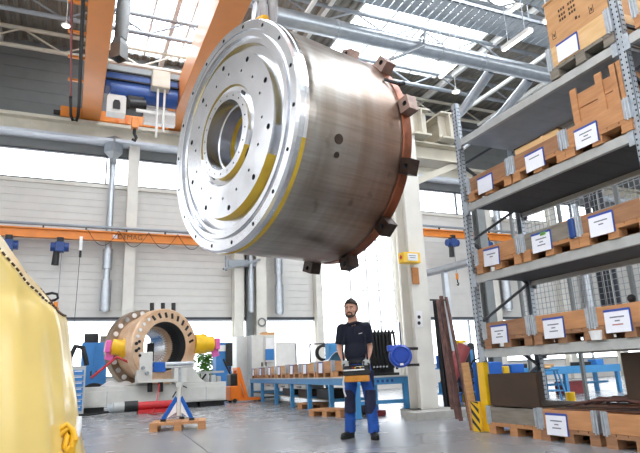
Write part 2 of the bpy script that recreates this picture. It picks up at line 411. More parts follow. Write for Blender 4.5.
# columns on the back wall
def hcol(name, x0, x1, y0, y1, z1, mt='cream_light', web=True):
    m = M(); t = .045
    m.box(x0, x1, y0, y0+t, 0, z1); m.box(x0, x1, y1-t, y1, 0, z1); m.box((x0+x1)/2-.02, (x0+x1)/2+.02, y0+t, y1-t, 0, z1)
    return struct(name, m, mt)
hcol('column_1', 1.80, 2.22, 23.55, 23.95, 10.5)
hcol('column_2', 6.30, 6.72, 23.5, 23.95, 10.5)
hcol('column_3', 7.25, 7.70, 23.4, 23.95, 10.5)
hcol('column_4', 10.15, 10.45, 23.6, 23.97, 10.5)
m = M().box(6.9, 7.2, 23.7, 23.95, 0, 8); struct('column_5', m, 'duct_grey')
for k, x in enumerate((14.55, atY(493, 300, 23.6).x, 25.0, 29.0)): hcol('column_%d' % (6+k), x, x+.42, 23.5, 23.95, 10.5)
# the free-standing column in the hall: an H section showing its web to the left
MX, MY = 6.27, 9.6
m = M(); m.box(MX-.19, MX+.19, MY-.2, MY-.17, .1, 6.3); m.box(MX-.19, MX+.19, MY+.17, MY+.2, .1, 6.3); m.box(MX-.02, MX+.02, MY-.17, MY+.17, .1, 6.3)
m.box(MX-.3, MX+.3, MY-.28, MY+.28, .1, .13)
struct('column_10', m, 'cream_light')
# crane runway brackets on top of it: two cut beam ends one above the other
def ibeam(m, p0, p1, w, h):
    p0, p1 = Vector(p0), Vector(p1); z = Vector((0, 0, 1))
    m.bar(p0+z*(h/2-.02), p1+z*(h/2-.02), w, .04); m.bar(p0-z*(h/2-.02), p1-z*(h/2-.02), w, .04); m.bar(p0, p1, .03, h-.06)
m = M()
for x in (6.62, 7.35):
    ibeam(m, (x, 9.3, 6.0), (x, 13.5, 6.0), .44, .62)
    m.box(x-.2, x+.2, 9.45, 9.48, 5.7, 6.3)
ibeam(m, (6.0, 9.75, 5.45), (7.9, 9.75, 5.45), .4, .4)
m.bar((6.5, 9.65, 4.7), (7.8, 9.7, 5.3), .1, .14)
struct('beam_9', m, 'cream')
m = M().box(5.55, 6.95, 8.75, 9.2, 0, .13); m.box(5.95, 6.75, 9.2, 9.95, 0, .13); struct('trim_4', m, 'concrete')

# ------------------------------------------------------------------ ducts
def pipe_thing(name, pts, r, label, cat, group=None, mt='duct_steel', bands=(), n=20, rb=None):
    t = thing(name, label, cat, pts[-1], 0, group)
    M().tube(pts, r, n).build('pipe', mt, t, world=True)
    for (a, b, rr) in bands: M().cyl(a, b, rr, n=n).build('sleeve', mt, t, world=True)
    return t
x = 1.17
t = pipe_thing('wall_duct', [(x, 23.7, 10.2), (x, 23.7, 3.5)], .125, 'thick silver exhaust duct rising the wall left of the cream column', 'duct', 'silver wall ducts',
           bands=[((x, 23.7, 6.0), (x, 23.7, 5.2), .19), ((x, 23.7, 4.75), (x, 23.7, 3.55), .2), ((x, 23.7, 9.5), (x, 23.7, 9.42), .15)])
M().lathe([(0, .14), (.25, .14), (.5, .36), (1.15, .36)], (x, 23.62, 9.6), (0, 0, 1), 4).build('hopper', 'duct_steel', t, world=True)
x = 6.98
pipe_thing('wall_duct', [(x, 23.3, 7.6), (x, 23.3, 3.45)], .09, 'slim silver duct between the two cream columns below the drum', 'duct', 'silver wall ducts',
           bands=[((x, 23.3, 5.3), (x, 23.3, 3.5), .12)])
x = 8.35
pipe_thing('wall_duct', [(x, 23.6, 9.9), (x, 23.6, 3.4)], .15, 'silver duct hanging under the drum, right of the round-signed column', 'duct', 'silver wall ducts',
           bands=[((x, 23.6, 6.2), (x, 23.6, 5.2), .19), ((x, 23.6, 4.7), (x, 23.6, 3.45), .2)])
for xx, lab in ((atY(507, 300, 23.5).x, 'silver wall duct seen through the rack beside its tall front post'), (27.0, 'silver wall duct seen through the rack behind the mesh fence')):
    pipe_thing('wall_duct', [(xx, 23.5, 9.9), (xx, 23.5, 3.6)], .2, lab, 'duct', 'silver wall ducts', bands=[((xx, 23.5, 6.2), (xx, 23.5, 3.7), .27)])
# big round duct under the roof and its two branches
DY, DZ = 12.3, 10.0
t = thing('ventilation_duct', 'long fat round silver ventilation duct running under the roof', 'duct', (8, DY, DZ))
M().cyl((3.85, DY, DZ), (22, DY, DZ), .25, n=32).build('pipe', 'duct_steel', t, world=True)
for x in (4.4, 6.2, 9.6, 11.2, 14.2, 16.5): M().cyl((x-.03, DY, DZ), (x+.03, DY, DZ), .268, n=32).build('joint_band', 'galv', t, world=True)
for x in (4.4, 9.6, 14.2): M().cyl((x, DY, DZ+.25), (x, DY, ZC), .015, n=6).build('hanger_rod', 'galv', t, world=True)
t = thing('branch_duct', 'bright silver branch duct sloping from the big duct to the rack post', 'duct', (11.5, 12.2, 9.7), 0, 'branch ducts')
M().tube([(11.7, 12.56, 9.9), (11.7, 13.0, 9.7), (11.9, 14.3, 9.4), (12.3, 17.5, 9.4)], .15, 20).build('pipe', 'duct_steel', t, world=True)
t = thing('branch_duct', 'dimmer second branch duct from the big duct, nearer the plywood box', 'duct', (13.4, 12.2, 9.7), 0, 'branch ducts')
M().tube([(13.3, 12.56, 9.9), (13.3, 13.0, 9.7), (13.5, 14.3, 9.4), (14, 17.5, 9.4)], .16, 20).build('pipe', 'duct_steel', t, world=True)
t = thing('conduit_arm', 'thin pale conduit hanging down from the big round duct', 'conduit', (9, 11.6, 9.6))
M().tube([(8.9, 12.2, 10.3), (8.9, 11.95, 10.28), (8.75, 11.9, 9.8), (8.2, 12.2, 9.55), (6.8, 13.6, 9.3)], .05, 10).build('pipe', 'galv', t, world=True)
# grey duct drop above the crane trolley
a = atY(125, -6, 19.0); b = atY(119, 57, 19.0)
t = thing('duct_drop', 'grey square duct drop with flared outlet above the blue hoist', 'duct', b)
M().cyl(Vector((a.x, 19, a.z+.5)), Vector((b.x+.03, 19, b.z+.7)), .24, n=4).build('shaft', 'duct_grey', t, world=True)
M().lathe([(0, .3), (.55, .3), (.8, .22)], (b.x, 19, b.z-.1), (0, 0, 1), 4).build('outlet', 'duct_grey', t, world=True)

# ------------------------------------------------------------------ cable trays
def tray(y, z, x0, x1, w, label, mt):
    t = thing('cable_tray', label, 'cable tray', ((x0+x1)/2, y, z), 0, 'cable trays under the roof')
    m = M(); m.box(x0, x1, y-w/2, y-w/2+.02, z, z+.12); m.box(x0, x1, y+w/2-.02, y+w/2, z, z+.12)
    m.build('tray', mt, t, world=True)
    m = M(); x = x0
    while x < x1: m.box(x, x+.215, y-w/2, y+w/2, z+.0, z+.03); x += .25
    m.build('rung', 'galv', t, world=True)
    m = M()
    for k in range(4): m.tube([(x0+(x1-x0)*i/8, y-w*.35+w*.16*k+random.uniform(-.02, .02), z+.05+random.uniform(0, .03)) for i in range(9)], .022, 6)
    m.build('cable', 'black_rubber', t, world=True)
    for x in (x0+2, (x0+x1)/2, x1-2): M().cyl((x, y+w/2, z), (x, y+w/2, ZC), .012, n=6).build('hanger_rod', 'galv', t, world=True)
tray(11.1, 10.45, 5.2, 20, .9, 'wide bluish cable tray directly above the fat round duct', 'galv')
tray(10.0, 10.6, 6.2, 20, .45, 'narrow dark-edged cable tray above the wider tray', 'duct_grey')

# ------------------------------------------------------------------ lamps
def disc_lamp(p, label):
    t = thing('pendant_lamp', label, 'lamp', p, 0, 'round hanging hall lamps')
    M().lathe([(0, .01), (0, .12), (.03, .14), (.07, .06), (.14, .03)], (0, 0, 0), (0, 0, 1), 20).build('shade', 'white_paint', t)
    M().lathe([(-.01, .001), (-.01, .11)], (0, 0, 0), (0, 0, 1), 20).build('diffuser', 'lamp_glow', t)
    M().cyl((0, 0, .13), (0, 0, ZC-p[2]), .012, n=6).build('cord', 'white_paint', t)
disc_lamp(tuple(atZ(66, 26, 11.2)), 'small round white lamp hanging left of the orange crane girder')
disc_lamp(tuple(atZ(456, 92, 9.0)), 'round white lamp hanging above the front-left rack post')
disc_lamp(tuple(atZ(548, 21, 8.6)), 'round white lamp hanging left of the plywood box')
def tube_lamp(p0, p1, label, top=14.8):
    p0, p1 = Vector(p0), Vector(p1); c = (p0+p1)/2
    t = thing('strip_light', label, 'lamp', c, 0, 'fluorescent strip lights')
    M().bar(p0, p1, .16, .1).build('housing', 'white_paint', t, world=True)
    M().bar(p0-Vector((0, 0, .06)), p1-Vector((0, 0, .06)), .1, .02).build('diffuser', 'lamp_glow', t, world=True)
    for q in (p0.lerp(p1, .2), p0.lerp(p1, .8)): M().cyl(q, (q.x, q.y, top), .01, n=6).build('hanger_rod', 'galv', t, world=True)
tube_lamp(atZ(503, 49, 9.3), atZ(531, 29, 9.3), 'fluorescent strip light hanging below the cable tray near the plywood box', 10.58)
tube_lamp(atZ(505, 14, 12), atZ(520, 3, 12), 'fluorescent strip light at the top edge above the cable trays')
tube_lamp(atZ(440, 77, 12.5), atZ(463, 57, 12.5), 'fluorescent strip light under the bright skylight, right of the drum')

# ================================================================== DRUM
AL = R(15.8)
DC = Vector((1.68, 6.58, 3.85))
T = thing('steel_drum', 'huge machined steel drum hanging in the air from the crane', 'drum', DC, AL)
prof = [(.12, 1.5), (.03, 1.5), (0, 1.475), (0, 1.37), (.02, 1.365), (.02, 1.33), (-.015, 1.325), (-.015, 1.27), (.03, 1.262), (.03, 1.205), (.035, 1.2, 4), (.09, 1.195), (.09, 1.085, 1), (-.02, 1.07),
        (-.025, .66, 4), (.0, .64), (.01, .575, 1), (-.05, .565), (-.055, .455), (.12, .45), (.13, .43), (.3, .43, 1), (.36, .43), (.37, .46), (.75, .46, 2), (.78, .40), (1.0, .40), (1.02, .46), (1.6, .46), (1.6, 1.4), (.12, 1.4)]
fl = M().lathe([(p[0], p[1], p[2] if len(p) > 2 else 0) for p in prof], n=128, closed=True).build('front_flange', ['steel_face', 'primer_yellow', 'copper', 'hole_shade', 'primer_olive'], T)
for p in fl.data.polygons:
    p.use_smooth = False
    an = math.degrees(math.atan2(p.center.z, p.center.y)) % 360
    if p.material_index == 1 and p.center.x < .2 and not 212 < an < 290: p.material_index = 0
    if p.material_index == 4 and 190 < an < 350: p.material_index = 0
cut = M()
def pol(a, r, x=0): return Vector((x, r*math.cos(R(a)), r*math.sin(R(a))))
for k in range(18): cut.cyl(pol(6+20*k, 1.42, -.1), pol(6+20*k, 1.42, .06), .026, n=10)
for k in range(10): cut.cyl(pol(14+36*k, .98, -.15), pol(14+36*k, .98, .03), .036, n=10)
for k in range(16): cut.cyl(pol(5+22.5*k, .83, -.15), pol(5+22.5*k, .83, .03), .02, n=8)
for k in range(20): cut.cyl(pol(9+18*k, .51, -.15), pol(9+18*k, .51, .03), .013, n=8)
carve(fl, cut)
b = fl.modifiers.new('b', 'BEVEL'); b.width = .006; b.segments = 1; b.limit_method = 'ANGLE'
for k in range(4):
    a = 40+90*k; q = pol(a, .61, .03); tdir = Vector((0, -math.sin(R(a)), math.cos(R(a))))
    M().bar(q-tdir*.06, q+tdir*.06, .08, .05, (1, 0, 0)).build('key_block', 'dark_steel', T)
yb = M().lathe([(.1, 1.47), (.1, 1.506), (.15, 1.506), (.15, 1.47)], n=128, closed=True).build('rim_band', ['steel_bright', 'primer_yellow'], T)
for p in yb.data.polygons:
    an = math.degrees(math.atan2(p.center.z, p.center.y)) % 360
    p.material_index = 1 if 200 < an < 285 else 0
sh = M(); pr = [(.15, 1.47)]
for i in range(13): pr.append((.16+i*.12, 1.482))
pr += [(1.68, 1.482), (1.68, 1.40)]
sh.lathe(pr, n=128, sm=False).build('shell', 'drum_shell', T, fix=True)
bpy.data.objects['shell'].data.shade_smooth() if hasattr(bpy.data.objects['shell'].data, 'shade_smooth') else None
M().lathe([(1.66, 1.40), (1.66, 1.478), (1.685, 1.492), (1.82, 1.492), (1.84, 1.47), (1.84, 1.30)], n=128, sm=False).build('rear_ring', 'copper', T)
M().lathe([(1.8, .46), (1.8, 1.42), (1.6, 1.42), (1.6, .46)], n=96, closed=True).build('rear_plate', 'dark_steel', T)
for k in range(12):
    a = 20+30*k; ca, sa = math.cos(R(a)), math.sin(R(a)); e = Vector((0, ca, sa)); tdir = Vector((0, -sa, ca))
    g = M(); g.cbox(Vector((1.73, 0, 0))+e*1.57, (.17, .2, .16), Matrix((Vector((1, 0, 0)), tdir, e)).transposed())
    lg = g.build('lug', 'lug_lit' if 20 < a % 360 < 175 else 'lug_steel', T)  # upper lugs lighter: light from above put into the colour
    c2 = M(); c2.cyl(Vector((1.5, 0, 0))+e*1.585, Vector((2, 0, 0))+e*1.585, .035, n=12); carve(lg, c2)
# plugs in the shell side
for a, x, r in ((196, .62, .06), (203, .63, .035)):
    q = pol(a, 1.478, x); M().cyl(q, q*1+Vector((0, q.y, q.z)).normalized()*.012, r, n=16).build('plug', 'lug_steel', T)
# slings
def on_drum(a, r, x): return DC+Matrix.Rotation(AL, 3, 'Z') @ pol(a, r, x)
top = on_drum(92, 1.5, .55)
t = thing('lifting_sling', 'grey twisted textile sling rising from the top of the drum', 'sling', top, 0, 'slings holding the drum')
a0 = on_drum(78, 1.49, .72); a1 = on_drum(78, 1.49, .95)
hk = Vector((2.52, 6.95, 9.75))
for k, p in enumerate((a0, a1)):
    m = M(); n = 26
    for s_ in range(2):
        m.tube([p.lerp(hk, i/n)+Vector((.045*math.sin(i*.6+s_*PI+k), .045*math.cos(i*.6+s_*PI), 0))*(1-i/n) for i in range(n+1)], .055, 10)
    m.build('strand', 'sling_grey', t, world=True)
b0 = on_drum(100, 1.52, .25)
t = thing('lifting_sling', 'short yellow sling strapped over the upper left rim of the drum', 'sling', b0, 0, 'slings holding the drum')
m = M()
for s_ in range(2): m.tube([on_drum(115+s_*2, 1.54, .14), on_drum(105+s_*2, 1.56, .2), on_drum(96+s_*2, 1.6, .3), on_drum(84+s_*2, 1.6, .4), on_drum(70, 1.56, .5), on_drum(55, 1.55, .55), on_drum(40, 1.55, .6)], .05, 10)
m.build('strand', 'sling_yellow', t, world=True)
# small clamp on the drum's rear edge
t = thing('edge_clamp', 'small black clamp with blue tip on the top rear edge of the drum', 'clamp', on_drum(150, 1.5, 1.6))
p = on_drum(153, 1.5, 1.55); q = on_drum(156, 1.56, 1.78); M().bar(p, q, .03, .03).build('arm', 'black', t, world=True)
M().cyl(q-Vector((.04, 0, 0)), q+Vector((.04, .0, .03)), .03, n=10).build('jaw', 'black', t, world=True)

# ================================================================== BRIDGE CRANE
T = thing('bridge_crane', 'orange overhead travelling crane with two girders across the hall', 'crane', (2, 23.6, 11.6))
for (x0, x1) in ((-.14, .58), (3.34, 4.22)):
    M().box(x0, x1, -4, 23.7, 11.36, 12.5).build('girder', 'crane_orange', T, world=True, bevel=.02)
M().box(-.95, 4.6, 23.38, 23.72, 11.38, 11.84).build('end_carriage', 'orange', T, world=True, bevel=.02)
for x in (-.7, 1.4, 2.6, 4.3):
    M().cyl((x, 23.45, 11.42), (x, 23.65, 11.42), .12, n=16).build('wheel', 'dark_steel', T, world=True)
for x in (1.25, 1.62, 2.7, 3.1): M().box(x-.05, x+.05, 23.33, 23.38, 11.42, 11.72).build('cover_plate', 'orange_deep', T, world=True)
M().box(-1.2, -.9, 23.45, 23.6, 11.5, 11.65).build('buffer', 'black', T, world=True)
for y in (3, 33, 58, 81):
    p = atZ(78, y, 11.45); M().box(-.66, -.14, p.y-.05, p.y+.05, 11.42, 11.5).build('cable_bracket', 'orange', T, world=True)
M().tube([(-.26, y, 11.36) for y in (8, 14, 16, 18, 20, 22)]+[(-.27, 22.9, 11.26), (-.32, 23.1, 11.12), (-.46, 23.1, 11.12), (-.54, 22.9, 11.26), (-.56, 21.5, 11.36)], .06, 8).build('cable_loop', 'black_rubber', T, world=True)
M().tube([(-.56, y, 11.4) for y in (8, 12, 16, 20, 22)], .035, 8).build('control_cable', 'maroon', T, world=True)
# trolley
T = thing('hoist_trolley', 'blue hoist trolley between the two orange crane girders', 'hoist', (1.9, 21, 11.2))
M().box(.6, 3.32, 20.7, 21.4, 11.75, 12.35).build('frame', 'crane_blue', T, world=True, bevel=.03)
M().cyl((.8, 21.0, 11.7), (3.3, 21.0, 11.7), .36, n=28).build('rope_drum', 'crane_blue', T, world=True)
M().box(.6, 3.32, 20.62, 20.7, 12.0, 12.06).build('rail', 'dark_steel', T, world=True)
M().box(.6, 3.32, 20.62, 20.7, 12.34, 12.4).build('rail', 'dark_steel', T, world=True)
M().box(2.25, 2.92, 20.2, 20.75, 11.75, 12.45).build('control_box', 'cream', T, world=True, bevel=.03)
m = M(); w, h = .34, .8
m.prism([(-w, 0), (w, 0), (w, h*.8), (w*.7, h), (-w*.7, h), (-w, h*.8)], (1.05, 20.75, 10.72), (1, 0, 0), (0, 0, 1), -.5)
hs = m.build('motor_housing', 'white_paint', T, world=True)
M().prism([(-.13, 0), (.13, 0), (.13, .25), (.08, .36), (-.08, .36), (-.13, .25)], (1.05, 20.74, 10.85), (1, 0, 0), (0, 0, 1), .04).build("louvre", "black", T, world=True)
M().box(1.4, 2.05, 20.7, 21.3, 10.9, 11.5).build('gearbox', 'black', T, world=True, bevel=.05)
M().cyl((1.5, 20.7, 11.1), (2.1, 20.7, 11.15), .2, n=16).build('motor', 'black', T, world=True)
M().box(1.75, 3.2, 20.6, 20.7, 10.82, 10.92).build('light_bar', 'white_paint', T, world=True)
M().box(2.1, 3.3, 21.2, 21.5, 10.7, 11.3).build('side_panel', 'white_paint', T, world=True)
M().box(1.6, 1.85, 20.5, 20.8, 10.1, 10.55).build('hook_block', 'orange', T, world=True, bevel=.03)
M().tube([(1.72, 20.65, 10.1), (1.72, 20.65, 9.9), (1.8, 20.65, 9.75), (1.75, 20.65, 9.62), (1.65, 20.65, 9.68)], .06, 8).build('hook', 'black', T, world=True)
for x, z in ((2.5, 9.75), (2.75, 10.0)):
    M().cyl((x, 20.4, 11.8), (x-.02, 20.4, z), .045, n=10).build('pendant_rod', 'white_paint', T, world=True)
for o in list(T.children): o.location.z -= .1
# the trolley the drum hangs from, above the picture's top edge
T = thing('load_trolley', 'heavy hook trolley above the drum, holding its slings', 'hoist', (2.1, 6.95, 11.6))
M().box(.6, 3.32, 6.3, 7.6, 11.8, 12.4).build('frame', 'crane_blue', T, world=True, bevel=.03)
for dy in (-.2, .2): M().cyl((2.55, 6.95+dy, 11.8), (2.55, 6.95+dy, 10.2), .03, n=8).build('rope', 'dark_steel', T, world=True)
M().box(2.3, 2.8, 6.65, 7.25, 9.9, 10.3).build('hook_block', 'orange', T, world=True, bevel=.05)
M().cyl((2.55, 6.95, 9.95), (2.55, 6.95, 9.7), .07, n=12).build('hook', 'black', T, world=True)

# ================================================================== WALL CRANE RAILS AND CHAIN HOISTS
def rail(label, x0, x1, y, z, h, txt=None):
    t = thing('hoist_rail', label, 'rail', ((x0+x1)/2, y, z), 0, 'orange wall hoist rails')
    m = M(); m.box(x0, x1, y-.12, y+.12, z, z+.05); m.box(x0, x1, y-.12, y+.12, z+h-.05, z+h); m.box(x0, x1, y-.015, y+.015, z+.05, z+h-.05)
    m.build('beam', 'orange', t, world=True)
    M().cyl((x0, y-.1, z+h+.14), (x1, y-.1, z+h+.14), .06, n=10).build('power_rail', 'frame_grey', t, world=True)
    x = x0+.3
    while x < x1: M().box(x-.03, x+.03, y-.12, y-.04, z+h, z+h+.12).build('clip', 'black', t, world=True); x += 1.5
    x = x0+2.4
    if txt:
        cu = bpy.data.curves.new('lettering', 'FONT'); cu.body = txt[0]; cu.size = .28; cu.extrude = .004; cu.align_x = 'CENTER'; cu.align_y = 'CENTER'
        cu.materials.append(MATS['stamp'])
        to = bpy.data.objects.new('lettering', cu); COL.objects.link(to); to.parent = t; to.location = Vector((txt[1], y-.03, z+h/2))-t.location; to.rotation_euler = (PI/2, 0, 0)
        dg = bpy.context.evaluated_depsgraph_get(); dg.update(); me = bpy.data.meshes.new_from_object(to.evaluated_get(dg)); lo = bpy.data.objects.new('lettering', me); COL.objects.link(lo); lo.parent = t; lo.location = to.location; lo.rotation_euler = to.rotation_euler; bpy.data.objects.remove(to); lo.name = 'lettering'
    return t
RZ, RY = 6.22, 23.2
t = rail('long orange hoist rail on the back wall, running behind the drum', -6, 8.2, RY, RZ, .38, ('DEMAG', 1.95))
M().box(1.3, 1.46, RY-.04, RY-.02, RZ+.12, RZ+.26).build('sticker', 'paper', t, world=True)
m = M()
for k in range(4):
    xa = 1.55+k*.0 if 0 else .35+k*1.15; n = 10
    m.tube([(xa+1.15*i/n, RY-.14, RZ+.4-.62*math.sin(PI*i/n)**1) for i in range(n+1)], .012, 6)
m.build('festoon_cable', 'black_rubber', t, world=True)
rail('orange hoist rail on the back wall, right of the free-standing column', 14.2, 25, 22.0, 6.94, .36)
def chain_hoist(x, y, z, lab, drop, hook=True, arm=True):
    t = thing('chain_hoist', lab, 'hoist', (x, y, z), 0, 'small blue chain hoists')
    M().box(-.12, .12, -.14, .14, .38, .56).build('trolley', 'black', t)
    M().cyl((-.32, 0, .2), (.32, 0, .2), .17, n=18).build('motor', 'hoist_blue', t)
    M().box(-.16, .16, -.2, .2, .0, .38).build('body', 'hoist_blue', t, bevel=.03)
    M().cyl((-.1, -.02, .02), (-.12, -.02, -.5), .11, .13, n=12).build('chain_bag', 'black', t)
    if drop:
        M().cyl((.08, 0, .1), (.08, 0, -drop), .015, n=6).build('chain', 'frame_grey', t)
        M().box(.03, .13, -.05, .05, -drop-.3, -drop).build('hook_block', 'orange', t, bevel=.01)
        M().tube([(.08, 0, -drop-.3), (.08, 0, -drop-.42), (.14, 0, -drop-.5), (.1, 0, -drop-.58), (.03, 0, -drop-.54)], .03, 8).build('hook', 'black', t)
    return t
p = atY(60, 244, RY); chain_hoist(p.x, RY, RZ-.52, 'blue chain hoist with black chain bag on the long orange rail', 2.1)
p = atY(9, 240, RY); chain_hoist(p.x, RY, RZ-.52, 'blue chain hoist partly hidden by the yellow film cover', 0)
p = atY(453, 250, 22); chain_hoist(p.x, 22, 6.5, 'blue chain hoist with hanging hook, just left of the rack post', 1.3)
p = atY(486, 245, 22); chain_hoist(p.x, 22, 6.5, 'blue chain hoist seen between the rack post and the nearest crates', 0)
p = atY(80, 238, RY)
t = thing('pendant_control', 'white pendant control on a thin cable under the orange wall rail', 'control', (p.x, RY-.2, 3.05))
M().cyl((0, 0, 0), (.05, 0, 3.2), .012, n=6).build('cable', 'black', t); M().box(-.02, .1, -.05, .05, 2.7, 3.25).build('handset', 'white_plastic', t, bevel=.02)
M().box(.0, .09, -.045, .045, 2.45, 2.7).build('plug', 'black', t)
# bracket arm under the drum
t = thing('wall_bracket', 'grey steel bracket arm on the cream column under the drum', 'bracket', (6.5, 23.3, 5.2))
M().bar((5.6, 22.6, 5.15), (7.4, 23.3, 5.75), .09, .09).build('arm', 'frame_grey', t, world=True)
M().bar((6.0, 23.4, 5.55), (7.2, 23.4, 5.6), .12, .3).build('plate', 'frame_grey', t, world=True)
M().cyl((5.75, 22.7, 5.1), (5.75, 22.7, 5.7), .06, n=10).build('post', 'frame_grey', t, world=True)

# ================================================================== YELLOW FILM COVER (foreground left)
def cone_R(z): return 1.38-.30*max(0, z)/1.6
T = thing('covered_part', 'big rounded machine part wrapped in shiny golden film', 'machine part', (0, 0, 0))
AX = CP+ray(-97, 380)*4.3; AX.z = 0
T.location = AX
dv = Vector((-AX.x, -AX.y, 0)).normalized(); lv = Vector((dv.y, -dv.x, 0))  # towards the camera, and its side
sr = _rt.copy(); sr.z = 0; sr.normalize()
fh = Vector((-sr.y, sr.x, 0))
def zt(P):                                    # slanted top
    return min(2.9, .88-.36*P.dot(fh)-1.157*P.dot(sr)-.15)
def film(u, v):
    a = 2*PI*u; d = sr*math.cos(a)-Vector((-sr.y, sr.x, 0))*math.sin(a)
    rad = 1.07
    z1 = zt(AX+d*rad); z = z1*v
    s = max(0, 1.5-z)
    rr = rad+.29*min(1.0, s/1.5)**.85 - .10*max(0, (v-.93)/.07)**2
    rr += .008*math.sin(a*31+v*3)*(1-v*.4)+.010*math.sin(a*13-v*5)+.004*math.sin(v*17+a*4)
    P = AX+d*rr; return (P.x, P.y, z)
m = M().grid(film, 160, 40); cap_ = [film(i/160, 1) for i in range(160)]; m.add(cap_, [tuple(range(160))], 0)
m.build('film_wrap', 'film', T, world=True)
m = M()
for i in range(110, 160): 
    a, b = Vector(film(i/160, .955)), Vector(film((i+.6)/160, .955)); o = Vector(((a-AX).x, (a-AX).y, 0)).normalized()*.008; m.bar(a+o, b+o, .012, .012)
for i in range(0, 30):
    a, b = Vector(film(i/160, .955)), Vector(film((i+.6)/160, .955)); o = Vector(((a-AX).x, (a-AX).y, 0)).normalized()*.008; m.bar(a+o, b+o, .012, .012)
m.build('seam', 'stamp', T, world=True)
kp = Vector(film(.0, .35))+sr*.06-Vector((0, 0, .08))
t = thing('lashing_strap', 'knotted yellow strap with white end at the right edge of the golden film', 'strap', kp)
m = M(); ko = Vector((.0, .0, 0))
for k in range(5):
    m.tube([kp+Vector((.05*math.sin(k*2+i*.9)*(.3+.2*i)-.02*i, -.05+.02*math.cos(k+i), .07*math.cos(i*1.1+k)+.025*k-.05)) for i in range(6)], .021, 8)
m.build('knot', 'yellow_deep', t, world=True)
M().tube([kp+Vector((.02, -.03, .03)), kp+Vector((.03, -.03, .1)), kp+Vector((.03, -.02, .17))], [.024, .022, .018], 8).build('strap_end', 'white_plastic', t, world=True)
M().tube([kp+Vector((0, -.03, 0)), kp+Vector((.0, -.03, -.2)), kp+Vector((-.03, -.02, -.45))], .02, 8).build('tail', 'yellow', t, world=True)
p = atY(58, 300, 12)
t = thing('crane_hose', 'black looped cable with orange plug above the golden film edge', 'cable', (p.x, 12, p.z))
q = [atY(x, y, 12) for x, y in ((34, 297), (42, 295), (52, 293), (57, 294), (58, 298), (55, 300), (47, 302), (38, 303))]
M().tube(q, .025, 8).build('cable', 'black_rubber', t, world=True)
q = atY(56, 302, 12); M().cyl(q, q-Vector((0, 0, .1)), .04, n=10).build('plug', 'orange', t, world=True); M().cyl(q-Vector((0, 0, .1)), q-Vector((0, 0, .22)), .03, n=10).build('tip', 'black', t, world=True)

# ================================================================== HELPERS FOR FITTINGS
def pb(m, x0, y0, x1, y1, Y, dep, mi=0):
    xm, ym = (x0+x1)/2, (y0+y1)/2
    return m.box(atY(x0, ym, Y).x, atY(x1, ym, Y).x, Y, Y+dep, max(0, atY(xm, y1, Y).z), atY(xm, y0, Y).z, mi)
def pal_mesh(w, d, m=None, h=.144):
    # four-way pallet: bottom runners, nine blocks, deck boards (front faces -Y)
    m = m or M(); w2, d2 = w/2, d
    for x in (-w2, -.07, w2-.14): m.box(x, x+.14, 0, d2, 0, .022)
    for x in (-w2, -.07, w2-.14):
        for y in (0, d2/2-.07, d2-.14): m.box(x+.004, x+.136, y+.003, y+.137, .022, .1)
    for y in (0, d2/2-.07, d2-.14): m.box(-w2, w2, y, y+.14, .1, .122)
    n = max(5, int(w/.13)); g = w/n
    for k in range(n): m.box(-w2+g*k+.006, -w2+g*(k+1)-.006, 0, d2, .122, h)
    return m
def label_mesh(w=.31, h=.23, lines=3, red=False):
    m = M(); m.box(-w/2, w/2, -.006, 0, 0, h); m.box(-w/2-.004, w/2+.004, -.009, .002, h-.012, h+.012, 1); m.box(w/2-.004, w/2+.008, -.009, .002, 0, h, 1)
    for k in range(lines):
        ww = w*(.56, .2, .42, .3)[k]; z = h*(.66-.17*k); m.box(-ww/2, ww/2, -.0075, -.006, z, z+h*.06, 3 if red and k > 1 else 2)
    return m
def crate(loc, rz, label, w=.9, d=1.15, wood='pine', pal='pine', ch=.2, lx=-.15, ly=.07, sheet=True, group='pallet crates on the rack', blocks=None, hinges=True, cat='crate', name='pallet_crate', lines=3, red=False, tilt=0):
    t = thing(name, label, cat, loc, rz, group)
    pal_mesh(w, d).build('pallet', pal, t)
    z0, z1 = .146, .146+ch; w2 = w/2; th = .022
    m = M(); m.box(-w2, w2, 0, th, z0, z1); m.box(-w2, w2, d-th, d, z0, z1); m.box(-w2, -w2+th, th, d-th, z0, z1); m.box(w2-th, w2, th, d-th, z0, z1)
    m.box(-w2+th, w2-th, th, d-th, z0, z0+.02)
    m.build('collar', wood, t, bevel=.004)
    if hinges:
        for sx in (-1, 1):
            for yy in (0, d):
                g = M(); s = -1 if yy == 0 else 1
                g.box(min(sx*w2, sx*(w2-.075)), max(sx*w2, sx*(w2-.075)), yy+min(0, s*.006), yy+max(0, s*.006), z0-.01, z1+.015)
                g.box(min(sx*w2, sx*(w2+.006)), max(sx*w2, sx*(w2+.006)), yy-(.07 if yy else -.0), yy+(.0 if yy else .07), z0-.01, z1+.015)
                g.cyl((sx*(w2-.035), yy+s*.008, z0-.03), (sx*(w2-.035), yy+s*.008, z1+.02), .011, n=8)
                g.cyl((sx*(w2-.002), yy+s*.006, z0-.02), (sx*(w2-.002), yy+s*.006, z1+.02), .012, n=8)
                for q in range(4): g.cyl((sx*(w2-.058), yy+s*.006, z0+.03+q*.045), (sx*(w2-.058), yy+s*.01, z0+.03+q*.045), .007, n=6)
                g.build('hinge', 'galv', t)
    if sheet:
        o = label_mesh(lines=lines, red=red).build('label_sheet', ['paper', 'label_blue', 'ink', 'ink_red'], t); o.location = (lx, -.01, ly); o.rotation_euler = (R(-2), R(tilt), 0)
    return t

